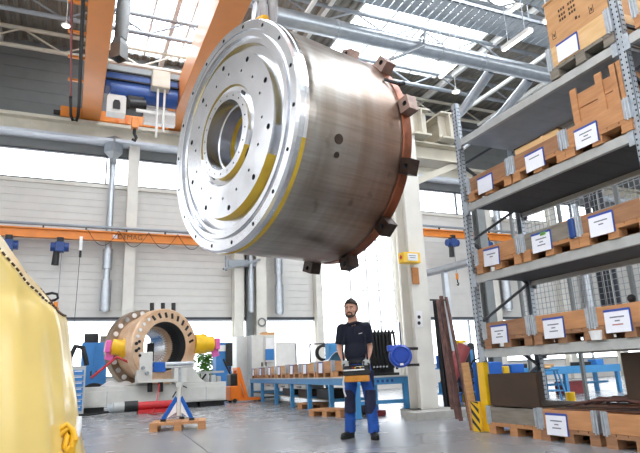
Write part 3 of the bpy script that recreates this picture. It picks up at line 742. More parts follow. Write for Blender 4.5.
# ================================================================== MACHINE
MYY = 18.2
bx = lambda px, py=395: atY(px, py, MYY).x
T = thing('machine_bed', 'long grey-white machine bed carrying the copper ring', 'machine', (2.5, MYY, 0))
x0, x1 = bx(80), bx(226)
m = M(); m.box(x0, x1, MYY, MYY+1.7, .16, .72); m.box(x0+.05, x1-.05, MYY-.02, MYY, .2, .6); m.build('bed', 'machine_white', T, world=True, bevel=.02)
xa, xb = bx(128), bx(150)
m = M(); m.prism([(0, 0), (1.05, 0), (1.05, .62), (.62, .5), (.3, .12)], (xa, MYY+.1, .72), (1, 0, 0), (0, 0, 1), -1.4); m.build('cradle', 'machine_white', T, world=True, bevel=.02)
xc = bx(178)
m = M(); m.prism([(0, 0), (.85, 0), (.7, .14), (.45, .5), (0, .62)], (xc, MYY+.1, .72), (1, 0, 0), (0, 0, 1), -1.4); m.build('cradle', 'machine_white', T, world=True, bevel=.02)
for k, xx in enumerate((bx(90), bx(150), bx(185), bx(212))):
    M().box(xx-.35, xx+.4, MYY+.1, MYY+1.5, 0, .165).build('foot', 'black', T, world=True)
for xx in (bx(107), bx(206)): M().box(xx-.006, xx+.006, MYY-.023, MYY-.018, .2, .6).build('panel_joint', 'frame_grey', T, world=True)
m = M(); pb(m, 137, 352, 152.5, 383, MYY-.45, .5); m.build('clamp_block', 'machine_white', T, world=True, bevel=.02)
m = M(); pb(m, 174, 366, 187, 383, MYY-.45, .5); m.build('clamp_block', 'machine_white', T, world=True, bevel=.02)
for (a, b) in ((143, 368), (147, 373)): p = atY(a, b, MYY-.47); M().cyl(p, p+Vector((0, -.12, 0)), .05, n=12).build('knob', 'frame_grey', T, world=True)
m = M(); pb(m, 153, 362, 166, 372, MYY-.3, .3); m.build('cylinder_block', 'box_blue', T, world=True, bevel=.02)
m = M(); pb(m, 152, 379, 178, 382, MYY-.5, .1); m.build('cross_bar', 'machine_white', T, world=True)
for px in (150, 160.5):
    p = atY(px, 382, MYY-.2); q = atY(px, 392, MYY-.2); M().cyl(p, q, .075, n=14).build('bolt', 'black', T, world=True)
m = M(); pb(m, 200, 371, 224, 373, MYY+.3, .5); m.build('tool_tray', 'machine_grey', T, world=True)
for (a, b, c, d) in ((203, 373, 209, 382), (211, 375, 216, 382), (217, 376, 221, 383)): m = M(); pb(m, a, b, c, d, MYY+.3, .3); m.build('fixture', 'machine_grey', T, world=True, bevel=.02)
for (a, b) in (((193, 369), (204, 383)), ((200, 382), (206, 374))): M().bar(atY(*a, MYY+.2), atY(*b, MYY+.2), .05, .05).build('rod', 'dark_steel', T, world=True)
# the copper ring
CF = atY(165.5, 346, MYY-.1); AX_ = Vector((math.sin(R(24)), -math.cos(R(24)), 0)); sx_ = Vector((math.cos(R(24)), math.sin(R(24)), 0)); uz = Vector((0, 0, 1))
T = thing('stator_ring', 'copper-coloured flanged ring lying on its side in the machine bed', 'machine part', CF)
def rp(r, a, ax=0): return CF+sx_*(r*math.cos(R(a)))+uz*(r*math.sin(R(a)))+AX_*ax
RO = 1.14
g = M().lathe([(0, .74), (0, RO-.03), (-.03, RO), (-.34, RO), (-.34, .98), (-1.25, .98), (-1.25, .6), (-1.0, .56), (-.9, .56), (-.3, .72)], CF, AX_, 80, closed=True).build('front_flange', 'ring_copper', T, world=True)
g = M().lathe([(-1.2, .95), (-1.2, 1.22), (-1.5, 1.22), (-1.5, .6), (-1.25, .6), (-1.25, .95)], CF, AX_, 80, closed=True).build('back_plate', 'ring_edge', T, world=True)
M().lathe([(-.02, .735), (-.3, .715), (-.88, .57)], CF, AX_, 64).build('bore_lining', 'black', T, world=True)
m = M()
for k in range(44):
    a = 360*k/44; m.bar(rp(.5, a, -.86), rp(.585, a, -.84), .035, .06, AX_)
m.build('winding_teeth', 'white_plastic', T, world=True)
M().lathe([(-.9, .56), (-1.5, .5)], CF, AX_, 48).build('bore_tube', 'steel_face', T, world=True)
for k in range(9):
    a = 8+13.5*k; M().bar(rp(.86, a, .012), rp(1.02, a+3, .012), .07, .02, AX_).build('slot_cover', 'black', T, world=True)
for k in range(6): p = rp(.99, 128+12*k, 0); M().cyl(p, p+AX_*.03, .05, n=12).build('bolt', 'white_plastic' if k < 4 else 'black', T, world=True)
for k in range(6): p = rp(.9, 172+13*k, 0); M().cyl(p, p+AX_*.02, .045, n=12).build('bolt', 'black', T, world=True)
for k in range(11): p = rp(1.1, 82+15*k, -1.2); M().cyl(p, p+AX_*.04, .075, n=14).build('bolt', 'white_plastic' if k % 3 else 'galv', T, world=True)
for px in (152, 163, 173.5):
    p = atY(px, 317, MYY+.15); q = atY(px, 303, MYY+.15); M().cyl(p, q, .065, n=14).build('stud', 'black', T, world=True)
m = M(); pb(m, 147, 343, 154, 361, MYY+.9, .1); m.build('bore_block', 'black', T, world=True)
for s, pa, pb_, lab in ((-1, (131, 349), (112, 347), 'l'), (1, (198, 344), (213, 344), 'r')):
    a, b = atY(*pa, MYY+.35), atY(*pb_, MYY+.35); dd = (b-a).normalized()
    t = M(); t.cyl(a-dd*.1, b, .24, n=24); t.cyl(a-dd*.1, a.lerp(b, .5), .31, n=24); t.cyl(b, b+dd*.03, .17, n=20); t.build('trunnion', 'yellow', T, world=True)
    e = M(); e.bar(b+dd*.03, b+dd*.2, .36, .36); e.bar(b+dd*.03+Vector((0, 0, -.15)), b+dd*.1+Vector((0, 0, -.4)), .1, .24); e.build('shackle', 'pink', T, world=True, bevel=.03)
p, q, r_ = atY(117, 357, MYY-.1), atY(130, 363, MYY-.1), atY(91, 378, MYY-.1)
solo('lashing_chain', M().tube([q, p, p.lerp(r_, .5), r_], .035, 8), 'red', 'red lashing strap running from the ring down to the left end of the bed', 'strap')
M_ = M(); M_.tube([atY(137, 313, MYY+1.0), atY(133, 322, MYY+1.0), atY(128, 330, MYY+1.0)], .05, 8); solo('lashing_chain', M_, 'red', 'short red strap end lying on the upper left of the copper ring', 'strap')
solo('oil_cloth', M().grid(lambda u, v: tuple(Vector((bx(104)+1.0*u-.1, MYY+.25+.5*v, .735+.16*math.sin(PI*u)*math.sin(PI*v)*(1+.4*math.sin(9*u))))), 14, 8), 'white_plastic', 'crumpled white cloth on the left of the machine bed', 'cloth')
# under the bed: red lifting cylinder, its motor, hoses
YJ = 16.6
T = thing('hydraulic_unit', 'red hydraulic cylinder with black motor lying on the floor before the bed', 'hydraulic unit', (2.2, YJ, 0))
a, b = atY(138, 402, YJ), atY(178, 400, YJ); a.z = b.z = .2
M().cyl(a, b, .105, n=20).build('cylinder', 'red', T, world=True); M().box(a.x, b.x, YJ-.15, YJ+.15, 0, .1).build('skid', 'red', T, world=True)
M().cyl(a-Vector((.35, 0, 0)), a, .14, n=20).build('motor', 'black', T, world=True)
M().cyl(a-Vector((.62, 0, 0)), a-Vector((.35, 0, 0)), .13, n=20).build('fan_cover', 'machine_grey', T, world=True)
M().cyl(a-Vector((.75, 0, .05)), a-Vector((.62, 0, 0)), .1, .15, n=16).build('cone', 'galv', T, world=True)
c = M(); c.tube([a-Vector((.7, 0, .1)), a-Vector((1.2, -.3, .16)), a-Vector((1.8, -.7, .16)), a-Vector((2.2, -.9, .1))], .03, 8); c.build('hose', 'black_rubber', T, world=True)
q = atY(165, 372, YJ); solo('hanging_cord', M().tube([atY(159, 384, YJ+.9), atY(158, 395, YJ+.6), atY(156, 406, YJ+.3), atY(152, 412, YJ-.5), Vector((atY(146, 413, YJ).x, YJ-.6, .02)), Vector((atY(150, 413, YJ).x, YJ-1.2, .02))], .018, 6), 'red', 'thin red cord hanging from the clamp down to the floor', 'cord')
# adjustable stand on its pallet
PC = Vector((1.80, 10.5, 0))
t = thing('pallet', 'lone wooden pallet on the open floor under the blue stand', 'pallet', PC, R(-13))
pal_mesh(.95, .75).build('pallet_frame', 'crate_orange', t)
PS = PC+Vector((.09, .4, .146))
T = thing('roller_stand', 'grey height-adjustable roller stand with blue tripod legs', 'stand', PS, R(-10))
for k in range(3):
    a = R(-160+120*k) if k else R(-160); dx, dy = math.cos(a), math.sin(a)
    m = M(); m.prism([(0, .34), (.05, .40), (.30, .04), (.30, 0), (.24, 0)], (dx*.02, dy*.02, .02), (dx, dy, 0), (0, 0, 1), .012); m.prism([(.03, .12), (.03, .30), (.2, .03)], (dx*.02, dy*.02, .02), (dx, dy, 0), (0, 0, 1), .012, 1)
    l_ = m.build('leg', ['box_blue', 'white_plastic'], T)
    M().cyl((dx*.29, dy*.29, 0), (dx*.29, dy*.29, .04), .05, n=12).build('foot_pad', 'black', l_)
M().cyl((0, 0, .08), (0, 0, .62), .042, n=16).build('outer_tube', 'machine_white', T)
M().cyl((0, 0, .55), (0, 0, .93), .028, n=16).build('inner_tube', 'galv', T)
M().cyl((0, 0, .58), (0, 0, .66), .065, n=16).build('collar', 'machine_white', T)
M().bar((.0, 0, .62), (.13, -.05, .56), .02, .02).build('locking_handle', 'black', T)
M().cyl((-.06, 0, .5), (-.12, -.04, .4), .012, n=8).build('pin', 'black', T)
M().box(-.26, .26, -.07, .07, .92, .95).build('head_plate', 'machine_grey', T, bevel=.006)
M().cyl((-.24, 0, .99), (.24, 0, .99), .038, n=20).build('roller', 'galv', T)
for s in (-1, 1): M().box(s*.25-.01, s*.25+.01, -.05, .05, .93, 1.03).build('bearing_plate', 'machine_white', T)
# ------------------------------------------------------------------ cabinets behind
def cabinet(px0, y0, px1, Y, dep, mt, label, cat='cabinet', name='tool_cabinet', doors=2, group=None, z0=.0):
    a, b = atY(px0, 380, Y).x, atY(px1, 380, Y).x; zt_ = atY((px0+px1)/2, y0, Y).z
    t = thing(name, label, cat, ((a+b)/2, Y, z0), 0, group); w = (b-a); h = zt_-z0
    M().box(-w/2, w/2, .02, dep, .06, h).build('body', mt, t, bevel=.01); M().box(-w/2+.03, w/2-.03, .05, dep-.03, 0, .06).build('plinth', 'black', t)
    for k in range(doors):
        d_ = M().box(-w/2+w*k/doors+.01, -w/2+w*(k+1)/doors-.01, 0, .022, .1, h-.03).build('door', mt, t, bevel=.006)
        M().box((-w/2+w*(k+1)/doors-.1) if k == 0 else (-w/2+w*k/doors+.06), (-w/2+w*(k+1)/doors-.06) if k == 0 else (-w/2+w*k/doors+.1), -.03, 0, h*.5, h*.5+.15).build('handle', 'black', d_)
    return t, zt_, a, b
t, z, a, b = cabinet(80, 342.5, 106, 20.6, .6, 'cabinet_blue', 'tall light blue cabinet behind the left end of the machine bed')
solo('radio', M().box(a+.06, a+.5, 20.7, 20.95, z, z+.3).box(a+.1, a+.46, 20.69, 20.7, z+.06, z+.2), 'black', 'black box standing on top of the tall light blue cabinet', 'radio')
solo('cardboard_box', M().box(a+.56, a+.86, 20.7, 21.0, z, z+.22), 'weathered', 'small dull box beside the black box on the blue cabinet', 'box')
Y = 17.5; a, b = atY(70, 385, Y).x, atY(85, 385, Y).x; z = atY(80, 366, Y).z
t = thing('drawer_cabinet', 'blue drawer cabinet in a grey frame beside the golden film', 'cabinet', ((a+b)/2, Y, 0)); w = b-a
M().box(-w/2, w/2, .02, .6, 0, z).build('body', 'machine_grey', t, bevel=.01)
for k in range(7):
    z0 = .12+(z-.2)*k/7; d_ = M().box(-w/2+.05, w/2-.05, 0, .025, z0, z0+(z-.2)/7-.025).build('drawer', 'cabinet_blue', t); M().box(-w/2+.09, w/2-.09, -.025, 0, z0+(z-.2)/7-.07, z0+(z-.2)/7-.045).build('handle', 'white_plastic', d_)
m = M(); p = atY(87, 375, 17.9); m.lathe([(-.12, .2), (-.12, .42), (.12, .42), (.12, .2)], (p.x+.3, 20.2, .42), (.2, 1, 0), 28, closed=True); solo('spare_wheel', m, 'black_rubber', 'black rubber wheel standing before the tall blue cabinet', 'wheel')
p = atY(70, 372, 17.0); m = M(); m.tube([Vector((p.x, 17.6, z)), Vector((p.x-.02, 17.6, z+.25)), Vector((p.x+.1, 17.6, z+.55)), Vector((p.x+.3, 17.6, z+.5)), Vector((p.x+.38, 17.6, z+.2)), Vector((p.x+.42, 17.6, z+.01))], .07, 10)
solo('hose_coil', m, 'black_rubber', 'black hose looped on top of the blue drawer cabinet', 'hose')
t, z, a, b = cabinet(216, 342.5, 232, 21.2, .6, 'cabinet_blue', 'blue control cabinet right of the machine with a pale sign', 'cabinet', 'control_cabinet', 1)
M().box(-.22, .1, -.015, -.002, z-.32, z-.1).build('sign', 'white_plastic', t)
m = M(); pb(m, 226, 343, 232.5, 366, 21.1, .05); m.build('shelf_panel', 'black', t, world=True)
t, z, a, b = cabinet(237, 336, 252, 22.2, .7, 'machine_white', 'left pale grey cabinet below the slim wall column', 'cabinet', 'steel_cabinet', 1, 'pale grey cabinets by the windows')
t, z, a, b = cabinet(252, 335, 276, 21.6, .7, 'machine_white', 'right pale grey cabinet, the wider one, with a blue and white sheet on it', 'cabinet', 'steel_cabinet', 2, 'pale grey cabinets by the windows')
m = M(); pb(m, 266, 338, 274, 362, 21.54, .02); m.build('notice_sheet', 'white_plastic', t, world=True)
m = M(); pb(m, 265.5, 349, 274, 360, 21.52, .015); m.build('blue_sheet', 'cabinet_blue', t, world=True)
m = M(); m.box(a+.5, a+1.0, 21.7, 22.1, z, z+.12); solo('cardboard_box', m, 'pine', 'flat brown carton lying on top of the wider pale cabinet', 'box')
m = M(); pb(m, 276, 342, 296, 366, 20.5, .06); pb(m, 295.3, 343.5, 297, 366, 20.5, .1); pb(m, 280, 364, 283, 400, 20.52, .06); pb(m, 290, 364, 293, 400, 20.52, .06)
solo('white_board', m, 'white_paint', 'white partition board standing behind the crates on the blue bench', 'board')
# plant seen against the window
t = thing('potted_plant', 'green leafy plant by the window right of the copper ring', 'plant', (atY(206, 365, 22.6).x, 22.6, 0))
M().lathe([(0, .01), (0, .16), (.35, .22), (.36, .17), (.34, .01)], (0, 0, 0), (0, 0, 1), 20).build('pot', 'white_plastic', t)
m = M()
for k in range(260):
    c = Vector((max(-.5, min(.5, random.gauss(0, .22))), max(-.5, min(.5, random.gauss(0, .2))), 1.35+random.gauss(0, .38))); a = random.random()*PI*2; e = Vector((math.cos(a), math.sin(a), random.uniform(-.6, .6))).normalized(); f = e.cross(Vector((random.random(), random.random(), 1))).normalized()
    m.add([c-e*.13, c+f*.07, c+e*.13, c-f*.07], [(0, 1, 2, 3)])
m.build('foliage', 'leaf', t); M().cyl((0, 0, .3), (0, 0, 1.6), .02, n=8).build('stem', 'fibreboard', t)
# orange pallet stacker
Y = 19.6; p0 = atY(235, 400, Y)
T = thing('pallet_stacker', 'orange pallet stacker with black front parked at the far bench end', 'stacker', (p0.x, Y, 0))
xa = atY(228, 395, Y).x; xb = atY(237, 395, Y).x; xe = atY(260, 395, Y).x
M().box(xa, xb, Y-.3, Y+.35, .08, .55).build('battery_box', 'orange_deep', T, world=True, bevel=.04)
M().box(xa+.03, xb-.02, Y-.25, Y+.3, .55, .95).build('motor_cover', 'black', T, world=True, bevel=.04)
m = M(); m.bar((xb+.02, Y-.25, .05), (xb-.02, Y-.25, 1.12), .1, .1); m.bar((xb+.02, Y+.25, .05), (xb-.02, Y+.25, 1.12), .1, .1); m.bar((xb-.02, Y-.3, 1.1), (xb-.02, Y+.3, 1.1), .1, .1); m.bar((xb, Y-.25, 1.08), (xb+.28, Y-.25, .1), .08, .1); m.bar((xb, Y+.25, 1.08), (xb+.28, Y+.25, .1), .08, .1)
m.build('mast', 'orange_deep', T, world=True)
for dy in (-.25, .25): M().box(xb, xe, Y+dy-.08, Y+dy+.08, .06, .14).build('fork', 'orange_deep', T, world=True)
for xx, yy in ((xa+.15, -.3), (xa+.15, .3), (xe-.1, -.25), (xe-.1, .25)): M().cyl((xx, Y+yy-.04, .07), (xx, Y+yy+.04, .07), .07, n=14).build('wheel', 'black_rubber', T, world=True)
M().tube([(xa+.1, Y, .9), (xa-.1, Y, 1.3), (xa-.16, Y, 1.45)], .03, 8).build('tiller', 'black', T, world=True)

# ================================================================== BLUE BENCH
BO = Vector((5.03, 10.0, 0)); BA = math.atan2(1.25, 11.5)          # its long axis, turned slightly to the right
BR = -PI/2-BA+PI/2                                               # local +Y runs along the bench, +X across it
T = thing('workbench', 'long blue steel workbench running to the windows, crates along it', 'bench', BO, -BA)
BL, BWd, BH = 11.15, 1.12, .76
M().box(-.02, BWd+.02, -.02, BL, BH-.03, BH).build('worktop', 'machine_grey', T, bevel=.005)
m = M(); m.box(0, .05, 0, BL, BH-.16, BH-.03); m.box(BWd-.05, BWd, 0, BL, BH-.16, BH-.03); m.box(.05, BWd-.05, 0, .05, BH-.16, BH-.03); m.box(.05, BWd-.05, BL-.05, BL, BH-.16, BH-.03); m.build('frame_rail', 'bench_blue', T, bevel=.006)
us = [.06, 1.65, 3.35, 5.05, 7.0, 9.1, 11.0]
for u in us:
    for x in (.05, BWd-.05): 
        lg = M().box(x-.05, x+.05, u-.05, u+.05, .02 if (u > 1 or x < .5) else .13, BH-.16).build('leg', 'bench_blue', T, bevel=.005); M().box(x-.07, x+.07, u-.07, u+.07, 0 if (u > 1 or x < .5) else .13, .02 if (u > 1 or x < .5) else .145).build('foot_plate', 'bench_blue', lg)
    M().box(.1, BWd-.1, u-.03, u+.03, .24, .31).build('stretcher', 'bench_blue', T)
M().box(.08, BWd-.08, 1.7, BL-.2, .25, .27).build('lower_shelf', 'weathered', T)
m = M()
for k in range(7): m.box(.14+k*.1, .19+k*.1, -.006, .002, BH-.12, BH-.07)
m.build('end_slots', 'hoist_blue', T)
for k, u in enumerate((3.6, 5.4, 7.4)):
    d_ = M().box(.03, .5, u, u+1.2, BH-.28, BH-.17).build('drawer', 'machine_grey', T, bevel=.004); M().box(.0, .03, u+.4, u+.8, BH-.24, BH-.22).build('handle', 'black', d_)
def bw(x, y, z=0): return BO+Matrix.Rotation(-BA, 3, 'Z') @ Vector((x, y, z))
def under(name, x0, x1, y0, y1, z0, z1, mt, label, cat):
    m = M(); m.box(-(x1-x0)/2, (x1-x0)/2, -(y1-y0)/2, (y1-y0)/2, 0, z1-z0); o = m.build(name, mt, None, bevel=.015, loc=(0, 0, 0)); o.location = bw((x0+x1)/2, (y0+y1)/2, z0); o.rotation_euler = (0, 0, -BA); return tag(o, label, cat)
under('storage_bin', .5, .8, .9, 1.2, .27+.0, .5, 'black', 'black bin on the lower shelf rail at the near bench end', 'bin').location.z = 0
o = under('tool_case', .4, .75, .35, .55, .315, .42, 'maroon', 'maroon case under the near end of the blue bench', 'case')
o.location.z = .0
under('storage_bin', .15, .7, 2.0, 3.1, .27, .5, 'black', 'black bin on the lower shelf behind the bench legs near the man', 'bin')
under('storage_bin', .15, .7, 3.8, 4.8, .27, .46, 'fibreboard', 'brown bin on the lower bench shelf, second from the near end', 'bin')
under('storage_bin', .15, .7, 5.5, 6.6, .27, .48, 'black', 'black bin on the lower bench shelf further along', 'bin')
# crates on the bench
BRz = -PI/2-BA
ul = [2.05, 3.35, 4.75, 6.2, 7.6, 9.0, 10.35]
labs = ['wooden crate with hose coil behind it, nearest the man on the blue bench', 'second wooden crate from the man on the blue bench', 'third wooden crate from the man on the blue bench', 'fourth wooden crate from the man on the blue bench', 'fifth wooden crate from the man on the blue bench', 'sixth wooden crate from the man on the blue bench', 'farthest wooden crate on the blue bench, beside the orange stacker']
for k, u in enumerate(ul):
    crate(bw(.03, u, BH), BRz, labs[k], w=1.2, d=.8, wood=['crate_orange', 'pine', 'pine_red', 'pine', 'pine', 'pine_red', 'pine'][k], pal='crate_orange', lx=-.2-.05*(k % 2), ly=.1, group='pallet crates on the blue bench', lines=0)
# things on the bench
p = bw(.45, 2.35, BH+.35)
m = M()
for k in range(4): m.lathe([(-.03+.05*k, .17), (-.03+.05*k+.024, .2), (-.03+.05*k+.048, .17), (-.03+.05*k+.024, .14)], bw(.3, 2.9, BH+.57), (-.2, -1, 0), 32, closed=True, sm=True)
solo('hose_coil', m, 'black_rubber', 'round black hose coil standing on the crate left of the man', 'hose')
c_ = bw(.3, 2.9, BH+.346); m = M(); e = Vector((.95, -.2, 0)).normalized(); f = c_-e*.32
m.bar(f, f+Vector((0, 0, .45)), .03, .03); m.bar(f+Vector((0, 0, .44)), f+e*.75+Vector((0, 0, .44)), .03, .03); m.bar(f+e*.75, f+e*.75+Vector((0, 0, .45)), .03, .03); m.bar(f+Vector((0, .0, .01)), f+e*.75+Vector((0, .0, .01)), .03, .02)
solo('hose_stand', m, 'black', 'thin black frame around the hose coil on the crate', 'frame')
solo('machine_case', M().cbox(bw(.3, 2.15, BH+.346+.2), (.3, .25, .4)), 'bench_blue', 'blue case on the crate directly left of the man', 'case', bevel=.02)
solo('plastic_sheet', M().grid(lambda u, v: tuple(bw(.08+.55*v, 2.55-.7*u, BH+.355+.2*u*math.sin(PI*v*.9)*(1+.3*math.sin(7*u+5*v)))), 14, 10), 'white_plastic', 'crumpled white plastic sheet on the crate left of the man', 'sheet')
# black hose rack at the near bench end
RT = thing('hose_rack', 'black rack of hanging hoses with metal ends, right behind the man', 'hose rack', bw(.78, .6, BH), -BA)
m = M(); m.box(-.36, .36, .1, .13, .04, .86); m.box(-.36, .36, -.15, .15, 0, .05); m.build('back_board', 'black', RT)
M().box(-.38, .38, -.05, .1, .84, .88).build('top_rail', 'black', RT)
for k in range(9):
    x = -.32+.08*k; h_ = M().tube([(x, -.04, .9), (x, -.1, .8), (x+.01*math.sin(k), -.11, .5), (x+.02, -.1, .2+.03*(k % 3)), (x+.04, -.06, .12+.03*(k % 2))], .026, 8).build('hose', 'black_rubber', RT)
    M().cyl((x, -.04, .86), (x, -.05, .93), .024, n=10).build('coupling', 'galv', h_)
for k in range(5): M().cyl((-.2+.07*k, -.15, .17), (-.17+.07*k, -.15, .18), .018, n=8).build('hook', 'galv', RT)
# blue hose reel on the column
RC = atY(400.5, 356, 9.28)
T = thing('hose_reel', 'round blue hose reel bracketed to the free-standing column', 'hose reel', RC, R(-24))
M().lathe([(-.1, .01), (-.1, .12), (-.085, .13), (-.085, .15), (-.1, .17), (-.07, .205), (.07, .215), (.1, .18), (.1, .01)], (0, 0, 0), (0, 1, 0), 40, sm=False).build('casing', 'reel_blue', T)
M().box(-.24, -.05, -.07, .07, .09, .2).build('hose_guide', 'reel_blue', T, bevel=.015)
for z in (.13, -.17): M().bar((.12, .0, z), (.36, .28, z), .05, .05).build('bracket', 'dark_steel', T)
M().box(-.03, .03, -.106, -.1, -.17, -.13).build('badge', 'white_plastic', T)
M().cyl((.03, .02, .2), (.03, .02, .62), .012, n=8).build('air_line', 'hoist_blue', T)
p = atY(383, 320, 23.2); solo('air_pipe', M().cyl((p.x, 23.4, 1.0), (p.x, 23.4, 7), .04, n=10), 'flange_blue', 'thin pale blue air pipe running up the window post behind the man', 'pipe')
# signs on the column
pc = MY-.2
m = M(); pb(m, 403.5, 252, 420.5, 262.5, pc-.22, .2); t = thing('sign_box', 'yellow box with white label and red tip high on the column', 'sign', atY(412, 262, pc-.22)); m.build('case', 'yellow', t, world=True, bevel=.01)
m = M(); pb(m, 408, 253.5, 418, 260.5, pc-.226, .006); m.build('label', 'white_plastic', t, world=True)
a = atY(403.5, 257.5, pc-.12); m = M(); m.lathe([(0, .09), (-.06, .06), (-.08, .01)], a, (1, 0, 0), 4); m.build('tip', 'red', t, world=True)
m = M(); pb(m, 409, 255.3, 416, 256, pc-.23, .003); pb(m, 410, 257.3, 415.5, 258, pc-.23, .003); m.build('print', 'ink', t, world=True)
m = M(); pb(m, 412.5, 267.5, 419, 284, pc-.03, .028); solo('wall_plate', m, 'brown_plate', 'brown rectangular plate on the column below the yellow box', 'plate')
t = thing('notice', 'white notice with two dark round symbols on the column', 'sign', atY(420, 326, pc-.03)); m = M(); pb(m, 416.5, 311, 422.5, 327, pc-.02, .018); m.build('sheet', 'white_plastic', t, world=True)
for y in (317, 323):
    c = atY(419, y, pc-.022); M().cyl(c, c-Vector((0, .004, 0)), .035, n=16).build('symbol', 'black', t, world=True)
c = Vector((7.47, 23.4, 3.05)); solo('round_sign', M().lathe([(0, .13), (-.03, .13), (-.03, .19), (0, .19)], c, (0, 1, 0), 28, closed=True), 'duct_grey', 'round grey ring sign low on the wall column under the drum', 'sign')
# timber under the bench front
for k, (px, py, w_, rz, lab) in enumerate(((322, 417, .9, -8, 'wooden pallet on the floor pushed under the bench left of the man'), (309, 409, .8, 5, 'second wooden pallet under the bench, further from the man'))):
    c = atZ(px, py, 0); t = thing('pallet', lab, 'pallet', (c.x+.05, c.y, 0), R(rz-60), 'pallets under the bench'); pal_mesh(w_, .5).build('pallet_frame', 'crate_orange', t)

# ================================================================== PALLET RACK
FX, RX = 5.28, 6.38
YA, YB, YC = 6.57, 3.66, .7
LV = [1.095, 2.13, 3.2, 4.24]
T = thing('pallet_rack', 'tall galvanized pallet rack with four loaded levels on the right', 'rack', (FX, YB, 0))
def upright(x, y, front):
    m = M(); w, d, t = .1, .075, .006; z1 = 5.6 if y < 5 else 4.86; s = 1 if front else -1
    xf = x if front else x-0
    m.box(xf, xf+t*s if s > 0 else xf, y-w/2, y+w/2, 0, z1) if s > 0 else m.box(xf-t, xf, y-w/2, y+w/2, 0, z1)
    for yy in (y-w/2, y+w/2-t):
        m.box(min(xf, xf+s*d), max(xf, xf+s*d), yy, yy+t, 0, z1)
    z = .1
    while z < z1-.05:
        for yy in (y-.028, y+.028): m.box(xf-.0015 if s > 0 else xf, xf if s > 0 else xf+.0015, yy-.009, yy+.009, z, z+.022, 1)
        for xx in (.025, .052): m.box(min(xf+s*xx, xf+s*(xx+.014)), max(xf+s*xx, xf+s*(xx+.014)), y-w/2-.0015, y-w/2, z+.02, z+.038, 1)
        z += .062
    m.box(x-.03*s if s > 0 else x-.1, x+.1 if s > 0 else x+.03, y-.08, y+.08, 0, .01)
    return m.build('upright', ['galv_rack', 'hole_shade'], T, world=True, fix=True)
for y in (YA, YB, YC):
    upright(FX, y, True); upright(RX, y, False)
    m = M(); zs = [.25, .85, 1.45, 2.05, 2.65, 3.25, 3.85, 4.45]
    for k in range(len(zs)-1):
        a, b = (FX+.05, RX-.05) if k % 2 == 0 else (RX-.05, FX+.05)
        M().bar((a, y, zs[k]), (b, y, zs[k+1]), .035, .035).build('diagonal_brace', 'dark_frame', T, world=True)
    for z in (.25, 4.45): M().bar((FX+.05, y, z), (RX-.05, y, z), .035, .035).build('horizontal_brace', 'dark_frame', T, world=True)
for (y0, y1) in ((YB+.05, YA-.05), (YC+.05, YB-.05)):
    for z in LV:
        for x, s in ((FX, 1), (RX, -1)):
            m = M(); xa, xb = sorted((x-.012*s, x+.045*s))
            m.box(xa, xb, y0, y1, z-.115, z-.02); m.box(xa+(.012 if s > 0 else 0), xb-(0 if s > 0 else .012), y0, y1, z-.02, z)
            bm_ = m.build('beam', 'shelf_beam', T, world=True, bevel=.004)
            for yy in (y0, y1-.05): M().box(min(x-.018*s, x), max(x-.018*s, x), yy-.01, yy+.06, z-.16, z+.03).build('beam_connector', 'galv_rack', bm_, world=False)
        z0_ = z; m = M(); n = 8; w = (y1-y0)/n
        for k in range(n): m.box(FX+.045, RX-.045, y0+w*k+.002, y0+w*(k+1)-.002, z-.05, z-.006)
        m.build('shelf_deck', 'shelf_deck' if z0_ > 4 else 'shelf_deck_shaded', T, world=True)
for o in [o for o in bpy.data.objects if o.name.startswith('beam_connector')]:
    o.matrix_parent_inverse = Matrix.Translation(-T.location)
# guard, post protector, planks
t = thing('post_guard', 'yellow and black striped guard at the foot of the rack post', 'guard', (FX-.12, 6.78, 0), 0)
M().box(FX-.10, FX-.05, 6.60, 6.76, 0, .4).build('body', 'yellow', t, world=True, bevel=.01)
m = M()
for k in range(4):
    z = -.02+k*.13
    pl = [(max(0, min(.16, 0)), z), (.16, z+.14), (.16, z+.2), (0, z+.06)]
    pl = [(x, min(.4, max(0, zz))) for x, zz in pl]
    m.prism(pl, (FX-.1015, 6.60, 0), (0, 1, 0), (0, 0, 1), .0012)
m.build('stripes', 'black', t, world=True)
t = thing('post_protector', 'tall plain yellow sleeve around the front rack post', 'guard', (FX-.05, 6.63, 0))
m = M(); m.box(FX-.03, FX-.018, 6.5, 6.63, 0, .92); m.box(FX-.03, FX+.06, 6.488, 6.5, 0, .92); m.build('sleeve', 'yellow', t, world=True, bevel=.004)
M().box(FX-.06, FX+.1, 6.46, 6.488, 0, .012).build('base_plate', 'yellow', t, world=True)
for k, (dx, dz, lab) in enumerate(((0, .93, 'taller light plank leaning beside the striped guard'), (.1, .86, 'shorter darker plank leaning beside the striped guard'))):
    m = M().cbox((0, 0, dz/2), (.1, .05, dz)); o = m.build('plank', ['pine', 'pine_red'][k], None, bevel=.004); o.location = (FX+.0+dx*.3, 6.82+dx, 0); o.rotation_euler = (R(-3), R(-3+2*k), R(-10)); tag(o, lab, 'plank', 'planks by the rack post')
